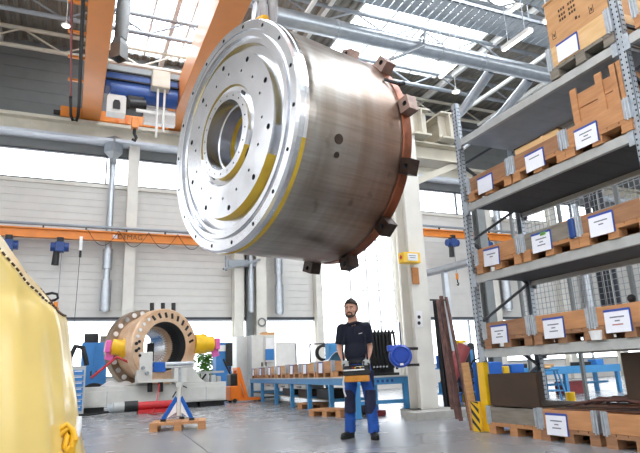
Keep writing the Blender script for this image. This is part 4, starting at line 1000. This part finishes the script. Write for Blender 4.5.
# ------------------------------------------------------------------ crates on the rack
rz = -PI/2; X = FX-.03
YS = [5.96, 5.03, 4.13]
names3 = [('worn crate with a plain white sheet, left end of the third shelf', 'pine_red'), ('crate topped by a pale wooden box, middle of the third shelf', 'pine_red'), ('orange wooden crate under the slatted crate, third shelf by the post', 'crate_orange')]
names2 = [('crate with blue-framed sheet, left end of the second shelf', 'crate_orange'), ('weathered crate with a green-marked sheet, middle of the second shelf', 'weathered'), ('weathered crate with large white sheet, right end of the second shelf', 'pine_red')]
names1 = [('crate on the lowest shelf right beside the front rack post', 'pine_red'), ('crate with a white sheet, middle of the lowest shelf', 'crate_orange'), ('crate with a red-lined sheet, right end of the lowest shelf', 'crate_orange')]
for k in range(3):
    crate((X, YS[k], LV[2]), rz, names3[k][0], wood=names3[k][1], pal='crate_orange', lx=(-.05, -.02, -.12)[k], ly=.04, tilt=(0, -1, 0)[k], lines=(0, 1, 3)[k])
    crate((X, YS[k], LV[1]), rz, names2[k][0], wood=names2[k][1], pal='crate_orange', lx=(-.1, -.1, -.12)[k], ly=.07, tilt=(2, 0, 0)[k], lines=(2, 3, 2)[k])
    crate((X, YS[k], LV[0]), rz, names1[k][0], wood=names1[k][1], pal='pine_red', lx=(-.12, -.1, -.12)[k], ly=.06, lines=3, red=(k == 2))
# top shelf: plywood box in a collar
crate((X, 4.16, LV[3]), rz, 'pale crate under the plywood box on the top shelf', wood='pine_pale', pal='weathered', ch=.26, lx=-.14, ly=.16, lines=0, w=.92)
t = thing('plywood_box', 'big stamped plywood box on the top shelf of the rack', 'box', (X+.03, 4.16, LV[3]+.415), rz)
M().box(-.42, .44, .0, .95, 0, .62).build('panel_shell', 'plywood', t, bevel=.006)
M().box(-.43, .45, -.01, .96, .615, .64).build('lid', 'plywood', t)
m = M()
def mk(x0, x1, z0, z1): m.box(x0, x1, -.0015, 0, z0, z1)
for zz, n in ((.40, 9), (.33, 7), (.27, 8)):
    for i in range(n):
        if i % 4 != 3: mk(-.22+i*.037, -.195+i*.037, zz, zz+.035)
for x in (-.36, .2):
    mk(x, x+.008, .1, .2); mk(x+.05, x+.058, .1, .2); mk(x, x+.058, .1, .108); mk(x+.02, x+.04, .13, .17)
mk(.22, .26, .42, .43); mk(.23, .25, .36, .42); mk(.21, .27, .47, .478); mk(.3, .308, .38, .48); mk(.34, .348, .38, .48)
mk(.0, .03, .16, .2); mk(.05, .07, .15, .18)
m.build('stamps', 'stamp', t)
crate((X, 3.0, LV[3]), rz, 'pallet crate on the top shelf right of the perforated post', wood='pine_pale', pal='crate_orange', ch=.2, lx=.2, sheet=False)
t = thing('timber_frame', 'open timber crate frame on the top shelf behind the perforated post', 'crate', (X+.05, 3.0, LV[3]+.36), rz)
m = M()
for x in (-.42, .0, .36): m.box(x, x+.09, 0, .03, 0, .7)
m.build('post', 'pine_pale', t); m = M()
for z in (.05, .3, .55): m.box(-.42, .45, .03, .05, z, z+.14)
m.build('board', 'pine_pale', t)
M().box(-.42, .45, .05, .9, 0, .02).build('bottom', 'pine_pale', t)
# third shelf: box and slatted crate
t = thing('wooden_box', 'pale open wooden box standing in the middle crate of the third shelf', 'box', (X+.06, 5.06, LV[2]+.17), rz)
m = M(); w, d, h = .37, .8, .28
m.box(-w, w, 0, .02, 0, h); m.box(-w, w, d-.02, d, 0, h); m.box(-w, -w+.02, .02, d-.02, 0, h); m.box(w-.02, w, .02, d-.02, 0, h); m.box(-w, w, 0, d, 0, .015); m.build('panel', 'pine_pale', t, bevel=.004)
M().box(.1, .14, -.01, 0, 0, h).build('batten', 'pine_pale', t); M().box(-w-.01, w+.01, -.01, d+.01, h, h+.015).build('lid', 'fibreboard', t)
t = thing('slatted_crate', 'tall slatted wooden crate with upright battens on the third shelf', 'crate', (X+.04, 4.06, LV[2]+.17), rz)
m = M(); w = .36; d = .85
for k in range(3): m.box(-w, w, .02, .035, .0+.19*k, .18+.19*k); m.box(-w, w, d-.035, d-.02, .19*k, .18+.19*k); m.box(w-.015, w, .03, d-.03, .19*k, .18+.19*k); m.box(-w, -w+.015, .03, d-.03, .19*k, .18+.19*k)
m.build('board', 'crate_orange', t, bevel=.003)
for x, h in ((-w, .64), (-.0, .66), (.2, .67), (w-.09, .67)): M().box(x, x+.09, 0, .022, -.0, h).build('batten', 'crate_orange', t, bevel=.003)
M().box(-w, w, .02, d-.02, 0, .015).build('bottom', 'crate_orange', t)
# second shelf: extras
t = solo('plastic_wrap', M().box(X-.03, X+.4, 4.60, 4.69, LV[1]+.12, LV[1]+.36), 'hoist_blue', 'blue plastic cover over the corner of the green-marked crate', 'cover', bevel=.02)
solo('orange_tray', M().box(X+.15, X+.75, 4.55, 4.95, LV[1]+.352, LV[1]+.4), 'orange', 'flat orange tray on the weathered crate of the second shelf', 'tray', bevel=.01)
solo('green_mark', M().box(X-.0245, X-.024, 5.03, 5.12, LV[1]+.26, LV[1]+.3), 'leaf', 'green marking on the white sheet of the second shelf', 'sticker')
m = M(); 
for k in range(9): m.tube([(X+.3+random.uniform(-.1, .5), 4.1+random.uniform(-.3, .3), LV[1]+.3+random.uniform(0, .1)) for _ in range(4)], .016, 6)
solo('cable_bundle', m, 'black', 'tangle of dark cables in the right crate of the second shelf', 'cables')
solo('plastic_cup', M().lathe([(0, .01), (0, .07), (.1, .085), (.1, .01)], (X+.02, 4.55, LV[0]), (0, 0, 1), 18), 'white_plastic', 'white plastic pot between two crates on the lowest shelf', 'pot')
solo('lamp_head', M().sph((X+.3, 4.28, LV[0]+.42), .045).cyl((X+.3, 4.28, LV[0]+.36), (X+.3, 4.28, LV[0]+.4), .03), 'black', 'small dark knob sticking up from the right crate on the lowest shelf', 'knob')
# floor level
crate((X-.05, 5.98, 0), rz, 'grey weathered crate on the floor right of the striped guard', w=.94, wood='weathered', pal='crate_orange', ch=.19, sheet=False)
crate((X-.08, 5.06, 0), rz, 'crate with white sheet on the floor in the middle of the rack', w=.84, wood='crate_orange', pal='pine_red', lx=-.15, ly=.07)
crate((X-.12, 4.12, 0), rz, 'crate on the floor at the lower right corner of the picture', w=.84, wood='crate_orange', pal='pine_red', lx=.2, ly=.06)
m = M().box(X+.02, X+.06, 5.55, 6.44, .35, .76).box(X+.06, X+.95, 5.55, 6.44, .35, .37).box(X+.06, X+.95, 6.4, 6.44, .35, .76)
solo('fibreboard_box', m, 'fibreboard', 'dark brown open fibreboard box on the weathered floor crate', 'box')
m = M().box(X+.25, X+.95, 3.72, 4.5, .42, .95); solo('carton', m, 'fibreboard', 'dark brown carton on the floor crates at the right edge', 'box', bevel=.01)
solo('carton_label', M().box(X+.246, X+.25, 3.9, 4.1, .62, .66), 'galv', 'grey metal plate on the dark brown carton', 'plate')
t = thing('flat_strip_stack', 'long black flat strips piled across the floor crates', 'strips', (X+.2, 4.9, .352), 0)
for k in range(12):
    y0 = 5.55-random.uniform(0, .5); y1 = 3.7+random.uniform(-.1, .3); x = X-.05+k*.06; z = .352+.008*(k % 4)+.004*k
    M().bar((x, y0, z+.0), (x+random.uniform(-.05, .1), y1, z+.012), .05, .008).build('strip', 'black' if k % 3 else 'rust', t, world=True)
for k in range(6):
    m = M(); m.tube([(X+.1+.12*k, 5.1-.05*k, .40), (X+.15+.1*k, 4.85, .45+.02*(k % 2)), (X+.2+.1*k, 4.5, .46), (X+.2+.08*k, 4.15, .42)], .018, 6); m.build('bent_strip', 'rust', t, world=True)
# ------------------------------------------------------------------ behind the rack
FXX = 9.0
t = thing('mesh_fence', 'grey wire mesh fence behind the rack', 'fence', (FXX, 8, 0))
y0, y1, z0, z1 = 5.5, 9.6, 1.2, 4.9
m = M(); s = .11; y = y0
while y < y1: m.box(FXX-.005, FXX+.005, y-.004, y+.004, z0, z1); y += s
z = z0
while z < z1: m.box(FXX-.005, FXX+.005, y0, y1, z-.004, z+.004); z += s
m.build('wire_mesh', 'frame_grey', t, world=True)
for y in (5.5, 6.87, 8.23, 9.6): M().box(FXX-.03, FXX+.03, y-.03, y+.03, 0, 4.95).build('post', 'duct_grey', t, world=True)
for z in (1.2, 3.05, 4.9): M().box(FXX-.025, FXX+.025, y0, y1, z-.025, z+.025).build('rail', 'frame_grey', t, world=True)
struct_cols = ((atY(488, 300, 13.2).x, 13.2),)
for k, (x, y) in enumerate(struct_cols):
    m = M(); m.box(x-.14, x+.14, y-.14, y-.11, 0, 6.5); m.box(x-.14, x+.14, y+.11, y+.14, 0, 6.5); m.box(x-.02, x+.02, y-.11, y+.11, 0, 6.5); struct('column_%d' % (11+k), m, 'duct_grey')
t = thing('service_pipes', 'bundle of dark vertical pipes fixed to the mesh fence', 'pipes', (9.1, 7.5, 1.6))
for k in range(3): M().cyl((9.09, 7.6-.16*k, 1.6), (9.09, 7.6-.16*k, 4.2), .055, n=10).build('pipe', 'dark_frame', t, world=True)
# second blue bench and stool
t = thing('workbench', 'second blue workbench seen under the lowest rack beam', 'bench', (12.4, 12.0, 0))
M().box(10.6, 14.6, 12, 12.9, .72, .76).build('worktop', 'bench_blue', t, world=True); M().box(10.6, 14.6, 12, 12.06, .56, .72).build('frame_rail', 'bench_blue', t, world=True)
for x in (10.7, 12.5, 14.5):
    for y in (12.06, 12.84): M().box(x-.05, x+.05, y-.05, y+.05, 0, .72).build('leg', 'bench_blue', t, world=True)
M().box(10.7, 14.5, 12.4, 12.45, .25, .31).build('stretcher', 'bench_blue', t, world=True)
for k, (x, w, h, mt, lab, cat, nm) in enumerate(((11.1, .25, .12, 'black', 'dark tool lying on the second blue bench near the rack post', 'tool', 'bench_tool'), (11.9, .4, .08, 'pine', 'piece of wood on the second blue bench behind the stool', 'wood', 'wood_block'), (13.2, .5, .1, 'black', 'long dark part on the second blue bench toward the carton', 'part', 'machined_bar'), (13.9, .3, .16, 'cabinet_blue', 'blue bin on the second blue bench beside the carton', 'bin', 'storage_bin'))):
    solo(nm, M().box(x, x+w, 12.2, 12.5, .76, .76+h), mt, lab, cat, bevel=.015)
for k, (x, w, mt, lab) in enumerate(((11.3, .7, 'black', 'black toolbox on the floor under the second bench'), (12.7, .8, 'maroon', 'maroon case on the floor under the second bench'))):
    solo('tool_case', M().box(x, x+w, 12.3, 12.7, 0, .35), mt, lab, 'case', bevel=.02)
sp = Vector((9.75, 9.9, 0))
t = thing('step_stool', 'blue tubular step stool in front of the second blue bench', 'stool', sp, R(-30))
for s in (-1, 1):
    for u in (-1, 1): M().tube([(s*.30, u*.24, 0), (s*.18, u*.13, .70)], .022, 8).build('leg', 'bench_blue', t)
M().box(-.21, .21, -.16, .16, .7, .74).build('tread', 'bench_blue', t, bevel=.01)
for u in (-1, 1): M().cyl((-.25, u*.2, .28), (.25, u*.2, .28), .016, n=8).build('rung', 'bench_blue', t)
solo('work_glove', M().sph((sp.x, sp.y, .775), (.12, .08, .035)), 'pine', 'pale rag lying on the blue step stool', 'rag')
for k, (px0, y0, px1, Y, mt, lab) in enumerate(((487, 362, 504, 9.0, 'box_blue', 'blue plastic crate standing behind the front rack post'), (505, 366, 511, 9.3, 'yellow', 'yellow container beside the blue plastic crate behind the rack'), (513, 364, 526, 10.5, 'box_blue', 'blue plastic crate next to the second bench behind the rack'))):
    a, b = atY(px0, 380, Y).x, atY(px1, 380, Y).x; zt_ = atY(px0, y0, Y).z
    solo('plastic_crate', M().box(a, b, Y, Y+.4, 0, zt_), mt, lab, 'crate', bevel=.02)
solo('yellow_cap', M().cyl((7.2, 6.9, .0), (7.2, 6.9, .42), .07, n=16), 'yellow', 'yellow-topped bollard at the rear rack post', 'bollard')
# ------------------------------------------------------------------ leaning bars and clutter right of the column
for k, (a, b, w, mt, lab) in enumerate((((437.5, 300, 9.2), (453, 416, 8.9), .055, 'rust', 'leftmost of the rusty bars leaning by the column'), ((441, 296, 9.3), (461, 421, 8.6), .065, 'rust', 'broad rusty bar with a pale tip leaning by the column'), ((446, 297, 9.3), (470, 421, 8.6), .05, 'rust', 'rusty bar leaning rightmost by the column'), ((443, 330, 9.4), (457, 419, 8.8), .05, 'rust', 'short thin rusty bar behind the leaning bars'))):
    p, q = atY(*a), atZ(b[0], b[1], .02); p = atY(a[0], a[1], q.y+.35)
    m = M().bar(q, p, w, w*.6); o = solo('steel_bar', m, mt, lab, 'bar', 'rusty bars leaning by the column', bevel=.004)
p = atY(435, 300, 9.75); q = atY(440, 412, 9.75)
t = thing('black_curtain', 'black hanging strip curtain right of the free-standing column', 'curtain', (p.x+.1, 9.75, .02))
m = M()
def cur(u, v):
    z = p.z*(1-v)+.03*v; x = p.x-.06+.06*v+.22*u+.03*math.sin(v*9)*u; y = 9.75+.03*math.sin(u*16+v*3); return (x, y, z)
m.grid(cur, 24, 24); o = m.build('cloth', 'black', t, world=True); sd = o.modifiers.new('s', 'SOLIDIFY'); sd.thickness = .008
M().bar((p.x-.12, 9.75, p.z), (p.x+.25, 9.75, p.z), .03, .03).build('rod', 'dark_steel', t, world=True)
solo('galvanized_pipe', M().tube([atX(427, 273, 8.6), atX(440, 270, 8.6), atX(470, 262, 8.6)], .1, 16).bar(atX(444, 270, 8.6), Vector((8.6, atX(444, 270, 8.6).y, 0)), .12, .12), 'duct_steel', 'thick galvanized pipe on a post between column and rack', 'pipe')
CL = [('gas_cylinder', (447, 385), (464, 347), 10.8, .16, 'maroon', 'tilted maroon cylinder in the clutter behind the leaning bars', 'cylinder')]
for nm, a, b, Y, r, mt, lab, cat in CL:
    p, q = atY(*a, Y), atY(*b, Y); t = thing(nm, lab, cat, p); M().cyl(p, q, r, n=24).build('body', mt, t, world=True, bevel=.02); d = (q-p).normalized(); M().cyl(q, q+d*.1, .05, n=12).build('valve', 'white_plastic', t, world=True)
t = thing('parts_shelf', 'cluttered low shelf behind the leaning bars', 'shelf', (atY(458, 395, 11.2).x, 11.2, 0))
a, b = atY(441, 390, 11.2).x, atY(482, 390, 11.2).x
for z in (.3, .86): M().box(a, b, 11.1, 11.7, z-.03, z).build('shelf_board', 'bench_blue', t, world=True)
for x in (a, b-.05):
    for y in (11.1, 11.65): M().box(x, x+.05, y, y+.05, 0, 1.2).build('leg', 'bench_blue', t, world=True)
rnd = random.Random(3); k = 0
colr = [('box_blue', 'blue'), ('black', 'black'), ('maroon', 'maroon'), ('bench_blue', 'light blue'), ('dark_steel', 'dark grey'), ('weathered', 'dull grey')]
wh = ['left end', 'left third', 'middle', 'right third', 'right end']
for lev, z in (('upper', .86), ('lower', .3)):
    for i in range(5):
        x = a+.06+(b-a-.1)*i/5; w = (b-a)/5*.85; mt, cn = colr[(i*2+(lev == 'lower')*3+i//3) % 6]; h = rnd.uniform(.22, .5)
        nm = 'parts_bin' if i % 2 else 'oil_drum'
        m = M(); m.box(x, x+w, 11.15, 11.6, z, z+h) if i % 2 else m.cyl((x+w/2, 11.35, z), (x+w/2, 11.35, z+h), min(w/2, .2), n=18)
        solo(nm, m, mt, '%s %s on the %s board of the cluttered shelf, %s' % (cn, 'bin' if i % 2 else 'drum', lev, wh[i]), 'bin' if i % 2 else 'drum', 'containers on the cluttered shelf', bevel=.015)
for i, (px, py, mt, lab) in enumerate(((452, 341, 'box_blue', 'blue canister standing high behind the maroon cylinder'), (462, 340, 'yellow', 'small yellow tool standing behind the maroon cylinder'), (470, 343, 'black', 'black motor block behind the maroon cylinder near the rack post'))):
    p = atY(px, py, 12.2); solo('canister', M().box(p.x-.12, p.x+.14, 12.2, 12.5, 0, p.z+.0), mt, lab, 'canister', bevel=.03)
t = thing('cable_heap', 'heap of dark cables hanging at the cluttered shelf', 'cables', (atY(468, 385, 10.7).x, 10.7, .3))
for k in range(7):
    c = atY(458+4*k, 372+rnd.uniform(-8, 14), 10.85); m = M(); m.tube([c+Vector((.16*math.cos(i*.7+k), .06*math.sin(i*1.3), .2*math.sin(i*.7+k))) for i in range(9)], .02, 6, closed=True); m.build('loop', 'black_rubber' if k % 2 else 'hoist_blue', t, world=True)

# ================================================================== THE MAN
MP = atZ(359, 438.3, 0); MRZ = R(-25)
P = thing('person', 'bearded man in navy polo shirt and blue work trousers holding the crane control box', 'person', (MP.x, MP.y, 0), MRZ)
V = Vector
HC = V((-.085, -.01, 1.715)); HR = Matrix.Rotation(R(-17), 3, 'Z') @ Matrix.Rotation(R(-6), 3, 'X')
def h(x, y, z): return HC + HR @ V((x, y, z))
SHL, ELL, WRL = V((-.205, .015, 1.46)), V((-.248, .055, 1.19)), V((-.195, -.13, 1.005))
SHR, ELR, WRR = V((.145, .015, 1.465)), V((.182, .06, 1.19)), V((.12, -.125, 1.01))
HIL, KNL, ANL = V((-.085, .0, .90)), V((-.115, .02, .50)), V((-.115, .08, .10))
HIR, KNR, ANR = V((.085, -.01, .90)), V((.155, -.10, .49)), V((.195, -.13, .10))
def hand(m, wr, d, side, inner, s=1.0, grow=0):
    # side: unit vector across the palm towards the thumb; inner: the way the fingers curl
    d, side, inner = d.normalized(), side.normalized(), inner.normalized()
    lens = [.072, .08, .076, .06]; offs = [.03, .01, -.011, -.031]
    for L_, o in zip(lens, offs):
        k0 = wr+d*.02+side*o*.6; k1 = wr+d*.092+side*o
        m.cap(k0, k1, .0155+grow, .013+grow, 10)
        a = k1; dd = d.copy(); r = .0105+grow
        for j, f in enumerate((.45, .32, .25)):
            an = R((28, 42, 34)[j]); ax = dd.cross(inner)
            ax = side if ax.length < 1e-4 else ax.normalized()
            dd = Matrix.Rotation(an, 3, ax) @ dd
            b = a+dd*L_*f*1.05; m.cap(a, b, r, r*.92, 10); a = b; r *= .93
    t0 = wr+d*.025+side*.024; t1 = wr+d*.06+side*.05+inner*.012; t2 = t1+(d*.75+side*.15+inner*.55)*.034; t3 = t2+(d*.7-side*.25+inner*.6)*.028
    m.cap(t0, t1, .0155+grow, .0135+grow, 10); m.cap(t1, t2, .0125+grow, .0115+grow, 10); m.cap(t2, t3, .0115+grow, .0095+grow, 10)
    m.cap(wr-d*.02, wr+d*.03, .026+grow, .024+grow, 12)
HDL, SDL, INL = V((.10, -.92, -.36)), V((.86, .05, .30)), V((.1, -.25, -.95))
HDR, SDR, INR = V((-.10, -.92, -.36)), V((-.86, .05, .30)), V((-.1, -.25, -.95))
b = M()
b.sph(h(0, .012, .03), (.081, .098, .098), 24, 16, rot=HR); b.sph(h(0, -.022, -.05), (.058, .066, .066), 20, 14, rot=HR); b.sph(h(0, -.06, -.088), (.026, .022, .02), 14, 10, rot=HR)
b.sph(h(0, -.03, -.01), (.066, .06, .06), 20, 14, rot=HR)
b.cap(h(0, -.084, .012), h(0, -.106, -.022), .0085, .0135, 10); b.sph(h(-.012, -.094, -.027), .0085, 10, 8); b.sph(h(.012, -.094, -.027), .0085, 10, 8)
b.cap(h(-.045, -.072, .028), h(-.012, -.084, .026), .0085, .009, 10); b.cap(h(.045, -.072, .028), h(.012, -.084, .026), .0085, .009, 10)
b.cap(h(-.016, -.082, -.054), h(.016, -.082, -.054), .0075, .0075, 10); b.cap(h(-.014, -.081, -.065), h(.014, -.081, -.065), .008, .008, 10)
for s in (-1, 1):
    b.sph(h(s*.05, -.05, -.018), (.018, .02, .018), 12, 8, rot=HR); b.sph(h(s*.078, .012, .0), (.009, .02, .031), 12, 10, rot=HR @ Matrix.Rotation(R(s*18), 3, 'Z'))
NB = V((-.035, .015, 1.47))
b.cap(NB, h(0, .02, -.07), .068, .061, 18)
b.sph((-.032, .02, 1.36), (.16, .10, .15), 24, 14); b.sph((-.02, .015, 1.14), (.145, .095, .16), 24, 14); b.sph((0, .01, .96), (.155, .105, .12), 24, 14)
b.cap((-.17, .015, 1.455), (.11, .015, 1.46), .06, .06, 14)
for a, e, w in ((SHL, ELL, WRL), (SHR, ELR, WRR)):
    b.cap(a, a.lerp(e, .45), .056, .05, 16); b.cap(a.lerp(e, .45), e, .05, .039, 16); b.cap(e, e.lerp(w, .35), .04, .043, 16); b.cap(e.lerp(w, .35), w, .043, .027, 16)
hand(b, WRL, HDL, SDL, INL); hand(b, WRR, HDR, SDR, INR)
for hp, kn, an in ((HIL, KNL, ANL), (HIR, KNR, ANR)):
    b.cap(hp, kn, .082, .054, 18); b.cap(kn, kn.lerp(an, .35), .052, .056, 16); b.cap(kn.lerp(an, .35), an, .054, .036, 16)
FD = [(ANL, V((-.62, -.78, 0)).normalized()), (ANR, V((.12, -.99, 0)).normalized())]
for an, fd in FD: b.cap(an+V((0, 0, -.04))-fd*.03, an+V((0, 0, -.065))+fd*.14, .035, .025, 12)
blend('body', b, 'skin', P, .0065, 5)
# eyes
for s in (-1, 1):
    e = M().sph(h(s*.030, -.0745, .008), .0098, 12, 8).build('eye', 'eye', P); M().sph(h(s*.030-.002, -.0835, .008), .0064, 10, 6).build('iris', 'hair', e)
    M().cap(h(s*.046, -.083, .033), h(s*.015, -.094, .031), .0045, .005, 8).build('eyebrow', 'hair', P)
M().cap(h(-.017, -.0865, -.0595), h(.017, -.0865, -.0595), .0055, .0055, 8).build('mouth', 'lips', P)
# hair
m = M()
def hairf(u, v):
    a = 2*PI*u; ph = PI*.66*v
    y = -math.cos(a); x = math.sin(a)
    lim = .70+.36*max(0, y) if y > -.1 else max(.56, .70-.25*(-y-.1))
    ph = ph*lim; r = 1.0+.03*math.sin(a*7+v*5)*v
    return tuple(h(.088*r*math.sin(ph)*x, .014+.106*r*math.sin(ph)*y*(1), .036+.112*math.cos(ph)+(.012 if y < 0 else 0)*(1-v)))
m.grid(lambda u, v: hairf(u, v), 36, 14); o = m.build('hair', 'hair', P); sd = o.modifiers.new('s', 'SOLIDIFY'); sd.thickness = .012; sd.offset = 0
for s in (-1, 1): M().cap(h(s*.074, -.02, .04), h(s*.074, -.012, -.01), .007, .006, 8).build('sideburn', 'hair', P)
m = M(); pts = [h(.068, -.012, -.02), h(.064, -.03, -.06), h(.046, -.058, -.085), h(.02, -.08, -.098), h(-.02, -.08, -.098), h(-.046, -.058, -.085), h(-.064, -.03, -.06), h(-.068, -.012, -.02)]
for a, c in zip(pts, pts[1:]): m.cap(a, c, .0105, .0105, 10)
m.cap(h(-.024, -.08, -.082), h(.024, -.08, -.082), .011, .011, 10); m.cap(h(-.024, -.09, -.044), h(0, -.097, -.041), .006, .007, 8); m.cap(h(.024, -.09, -.044), h(0, -.097, -.041), .006, .007, 8)
m.cap(h(-.03, -.082, -.046), h(-.036, -.074, -.08), .007, .009, 8); m.cap(h(.03, -.082, -.046), h(.036, -.074, -.08), .007, .009, 8)
blend('beard', m, 'hair', P, .004, 3)
# polo shirt
m = M()
m.sph((-.032, .02, 1.35), (.182, .122, .17), 28, 16); m.sph((-.02, .015, 1.14), (.168, .118, .2), 28, 16); m.sph((0, .005, .985), (.175, .125, .09), 28, 12)
m.cap((-.175, .015, 1.462), (.115, .015, 1.467), .066, .066, 16); m.cap((-.10, .015, 1.50), (.03, .015, 1.505), .055, .055, 14)
for a, e in ((SHL, ELL), (SHR, ELR)): m.cap(a, a.lerp(e, .5), .072, .070, 18); m.cyl(a.lerp(e, .4), a.lerp(e, .78), .071, .074, 18)
sh_ = blend('polo_shirt', m, 'shirt_navy', P, .009, 8)
m = M(); m.lathe([(0, .068), (.03, .067), (.045, .075), (.02, .086), (0, .082)], NB+V((0, -.005, .035)), (h(0, .02, -.07)-NB), 24, closed=True, sm=True); m.build('collar', 'shirt_navy', P)
m = M()
for k in range(3): m.cap(V((.03+.02*k, -.108+.006*k, 1.372+.004*k)), V((.05+.02*k, -.105+.008*k, 1.38+.004*k)), .005, .003, 6)
m.build('chest_logo', 'white_plastic', sh_)
m = M(); m.cyl((-.035, -.098, 1.49), (-.033, -.110, 1.38), .012, .01, 10); m.build('placket', 'shirt_navy', P)
# trousers
m = M()
m.sph((0, .005, .95), (.172, .124, .10), 26, 14); m.sph((0, 0, .86), (.165, .12, .09), 24, 12)
for hp, kn, an in ((HIL, KNL, ANL), (HIR, KNR, ANR)):
    m.cap(hp, hp.lerp(kn, .5), .096, .086, 18); m.cap(hp.lerp(kn, .5), kn, .086, .074, 18); m.cap(kn, kn.lerp(an, .5), .074, .075, 18); m.cyl(kn.lerp(an, .5), an+V((0, 0, -.02)), .073, .076, 18)
    for q in range(5): c = kn.lerp(an, .55+.1*q); m.lathe([(-.018, .066), (0, .077+.003*(q % 2)), (.018, .066)], c+V((.003*(q % 2), -.003*(q % 3), 0)), (.12*(q % 2)-.05, .1, 1), 18, closed=True, sm=True)
tr = blend('trousers', m, 'work_blue', P, .009, 4)
for (kn, an, s) in ((KNL, ANL, -1), (KNR, ANR, 1)):
    m = M(); m.cyl(kn+V((0, -.012, .13)), kn+V((0, -.022, -.02)), .077, .074, 16); m.cyl(kn+V((0, -.022, -.02)), kn+V((0, -.01, -.16))+(an-kn)*.02, .076, .078, 16); m.sph(kn+V((0, -.055, .02)), (.05, .036, .1), 14, 10)
    blend('knee_pad', m, 'work_navy', P, .008, 4)
m = M(); m.cbox(HIR.lerp(KNR, .35)+V((.075, -.01, 0)), (.05, .12, .24)); blend('thigh_pocket', m, 'work_navy', P, .01, 4)
m = M(); m.lathe([(-.02, .1), (-.02, .176), (.02, .176), (.02, .1)], (0, 0, 1.0), (0, 0, 1), 30, closed=True)
for i, v in enumerate(m.v): m.v[i] = V((v.x, v.y*.73, v.z))
m.build('belt', 'black', P)
# boots and gloves
for an, fd in FD:
    sd_ = V((-fd.y, fd.x, 0)); m = M()
    m.cap(an+V((0, 0, .03)), an+V((0, 0, -.03)), .058, .054, 14); m.cap(an+V((0, 0, -.045))-fd*.035, an+V((0, 0, -.05))+fd*.08, .046, .046, 14); m.cap(an+V((0, 0, -.05))+fd*.06, an+V((0, 0, -.056))+fd*.15, .048, .04, 14)
    bt = blend('boot', m, 'boot', P, .008, 5)
    m = M(); n = 20; poly = []
    for k in range(n):
        t = 2*PI*k/n; poly.append((math.cos(t)*.145+.055, math.sin(t)*(.05 if math.cos(t) < 0 else .054)))
    m.prism(poly, V((an.x, an.y, 0)), fd, sd_, .03); m.build('sole', 'black_rubber', bt)
for wr, d, s, i in ((WRL, HDL, SDL, INL), (WRR, HDR, SDR, INR)):
    m = M(); hand(m, wr, d, s, i, grow=.0035); m.cyl(wr-d.normalized()*.04, wr+d.normalized()*.01, .033, .03, 14)
    blend('work_glove', m, 'glove_grey', P, .0045, 2)
# his stance: the trunk leans a little to his left over the near leg
for o in list(P.children)+[g for c in P.children for g in c.children]:
    for v in o.data.vertices:
        z = v.co.z; v.co.x += .045*min(1, max(0, z))+.025*min(1, max(0, (z-1.5)/.12))
        if z > 1.54:
            w = min(1, (z-1.54)/.07); c = HC+V((.07, 0, 0)); v.co = v.co.lerp(c+(v.co-c)*1.09+V((0, 0, -.010)), w)
# the control box he holds
bc = V((.008, -.275, .0)); Rm = Matrix.Rotation(MRZ, 3, 'Z')
T = thing('control_box', 'black and orange radio control box held by the man at his belt', 'control box', V((MP.x, MP.y, 0))+Rm @ V((bc.x, bc.y, .735)), MRZ)
M().box(-.165, .165, -.1, .11, .0, .085).build('base_case', 'orange_case', T, bevel=.015)
m = M(); m.prism([(-.105, .0), (.115, .0), (.115, .135), (.03, .125), (-.105, .07)], (-.18, 0, .085), (0, 1, 0), (0, 0, 1), .36); m.build('panel', 'black', T, bevel=.01)
M().bar((-.175, -.112, .152), (.10, -.112, .158), .014, .018).build('front_strip', 'white_plastic', T)
M().bar((-.01, -.04, .195), (.1, -.04, .195), .035, .006).build('display', 'white_plastic', T)
for x in (-.09, .02, .1): q = M().cyl((x, .0, .2), (x, -.01, .25), .01, n=10).sph((x, -.01, .252), .016, 10, 8).build('joystick', 'black', T)
for s in (-1, 1): M().tube([(s*.14, .08, .2), (s*.16, .05, .235), (s*.17, -.02, .225), (s*.175, -.08, .17)], .011, 8).build('handle', 'black', T)
for k, x in enumerate((-.05, -.02, .05)): M().cyl((x, -.06, .175), (x, -.065, .19), .01, n=10).build('button', 'red' if k == 0 else 'yellow', T)
q = [V((-.165, -.02, .1)), V((-.185, -.02, .0)), V((-.18, -.02, -.12)), V((-.16, .0, -.18))]
M().tube(q, .011, 8).build('antenna_cable', 'white_plastic', T)
m = M(); m.tube([(-.16, .1, .2), (-.17, .16, .45), (-.12, .14, .66)], .012, 8); m.tube([(.16, .1, .2), (.16, .15, .45), (.12, .14, .67)], .012, 8); m.build('strap', 'shirt_navy', T)

# ================================================================== LIGHT AND VIEW
w = bpy.data.worlds.new('world'); SC.world = w; w.use_nodes = True
bg = w.node_tree.nodes['Background']; bg.inputs[0].default_value = (.85, .92, 1, 1); bg.inputs[1].default_value = 1.0
SC.view_settings.view_transform = 'Standard'; SC.view_settings.look = 'None'; SC.view_settings.exposure = 0.3; SC.view_settings.gamma = 1
SC.view_settings.use_curve_mapping = False
SC.cycles.use_denoising = True
SC.cycles.max_bounces = 8; SC.cycles.diffuse_bounces = 5; SC.cycles.glossy_bounces = 4
SC.cycles.sample_clamp_indirect = 6
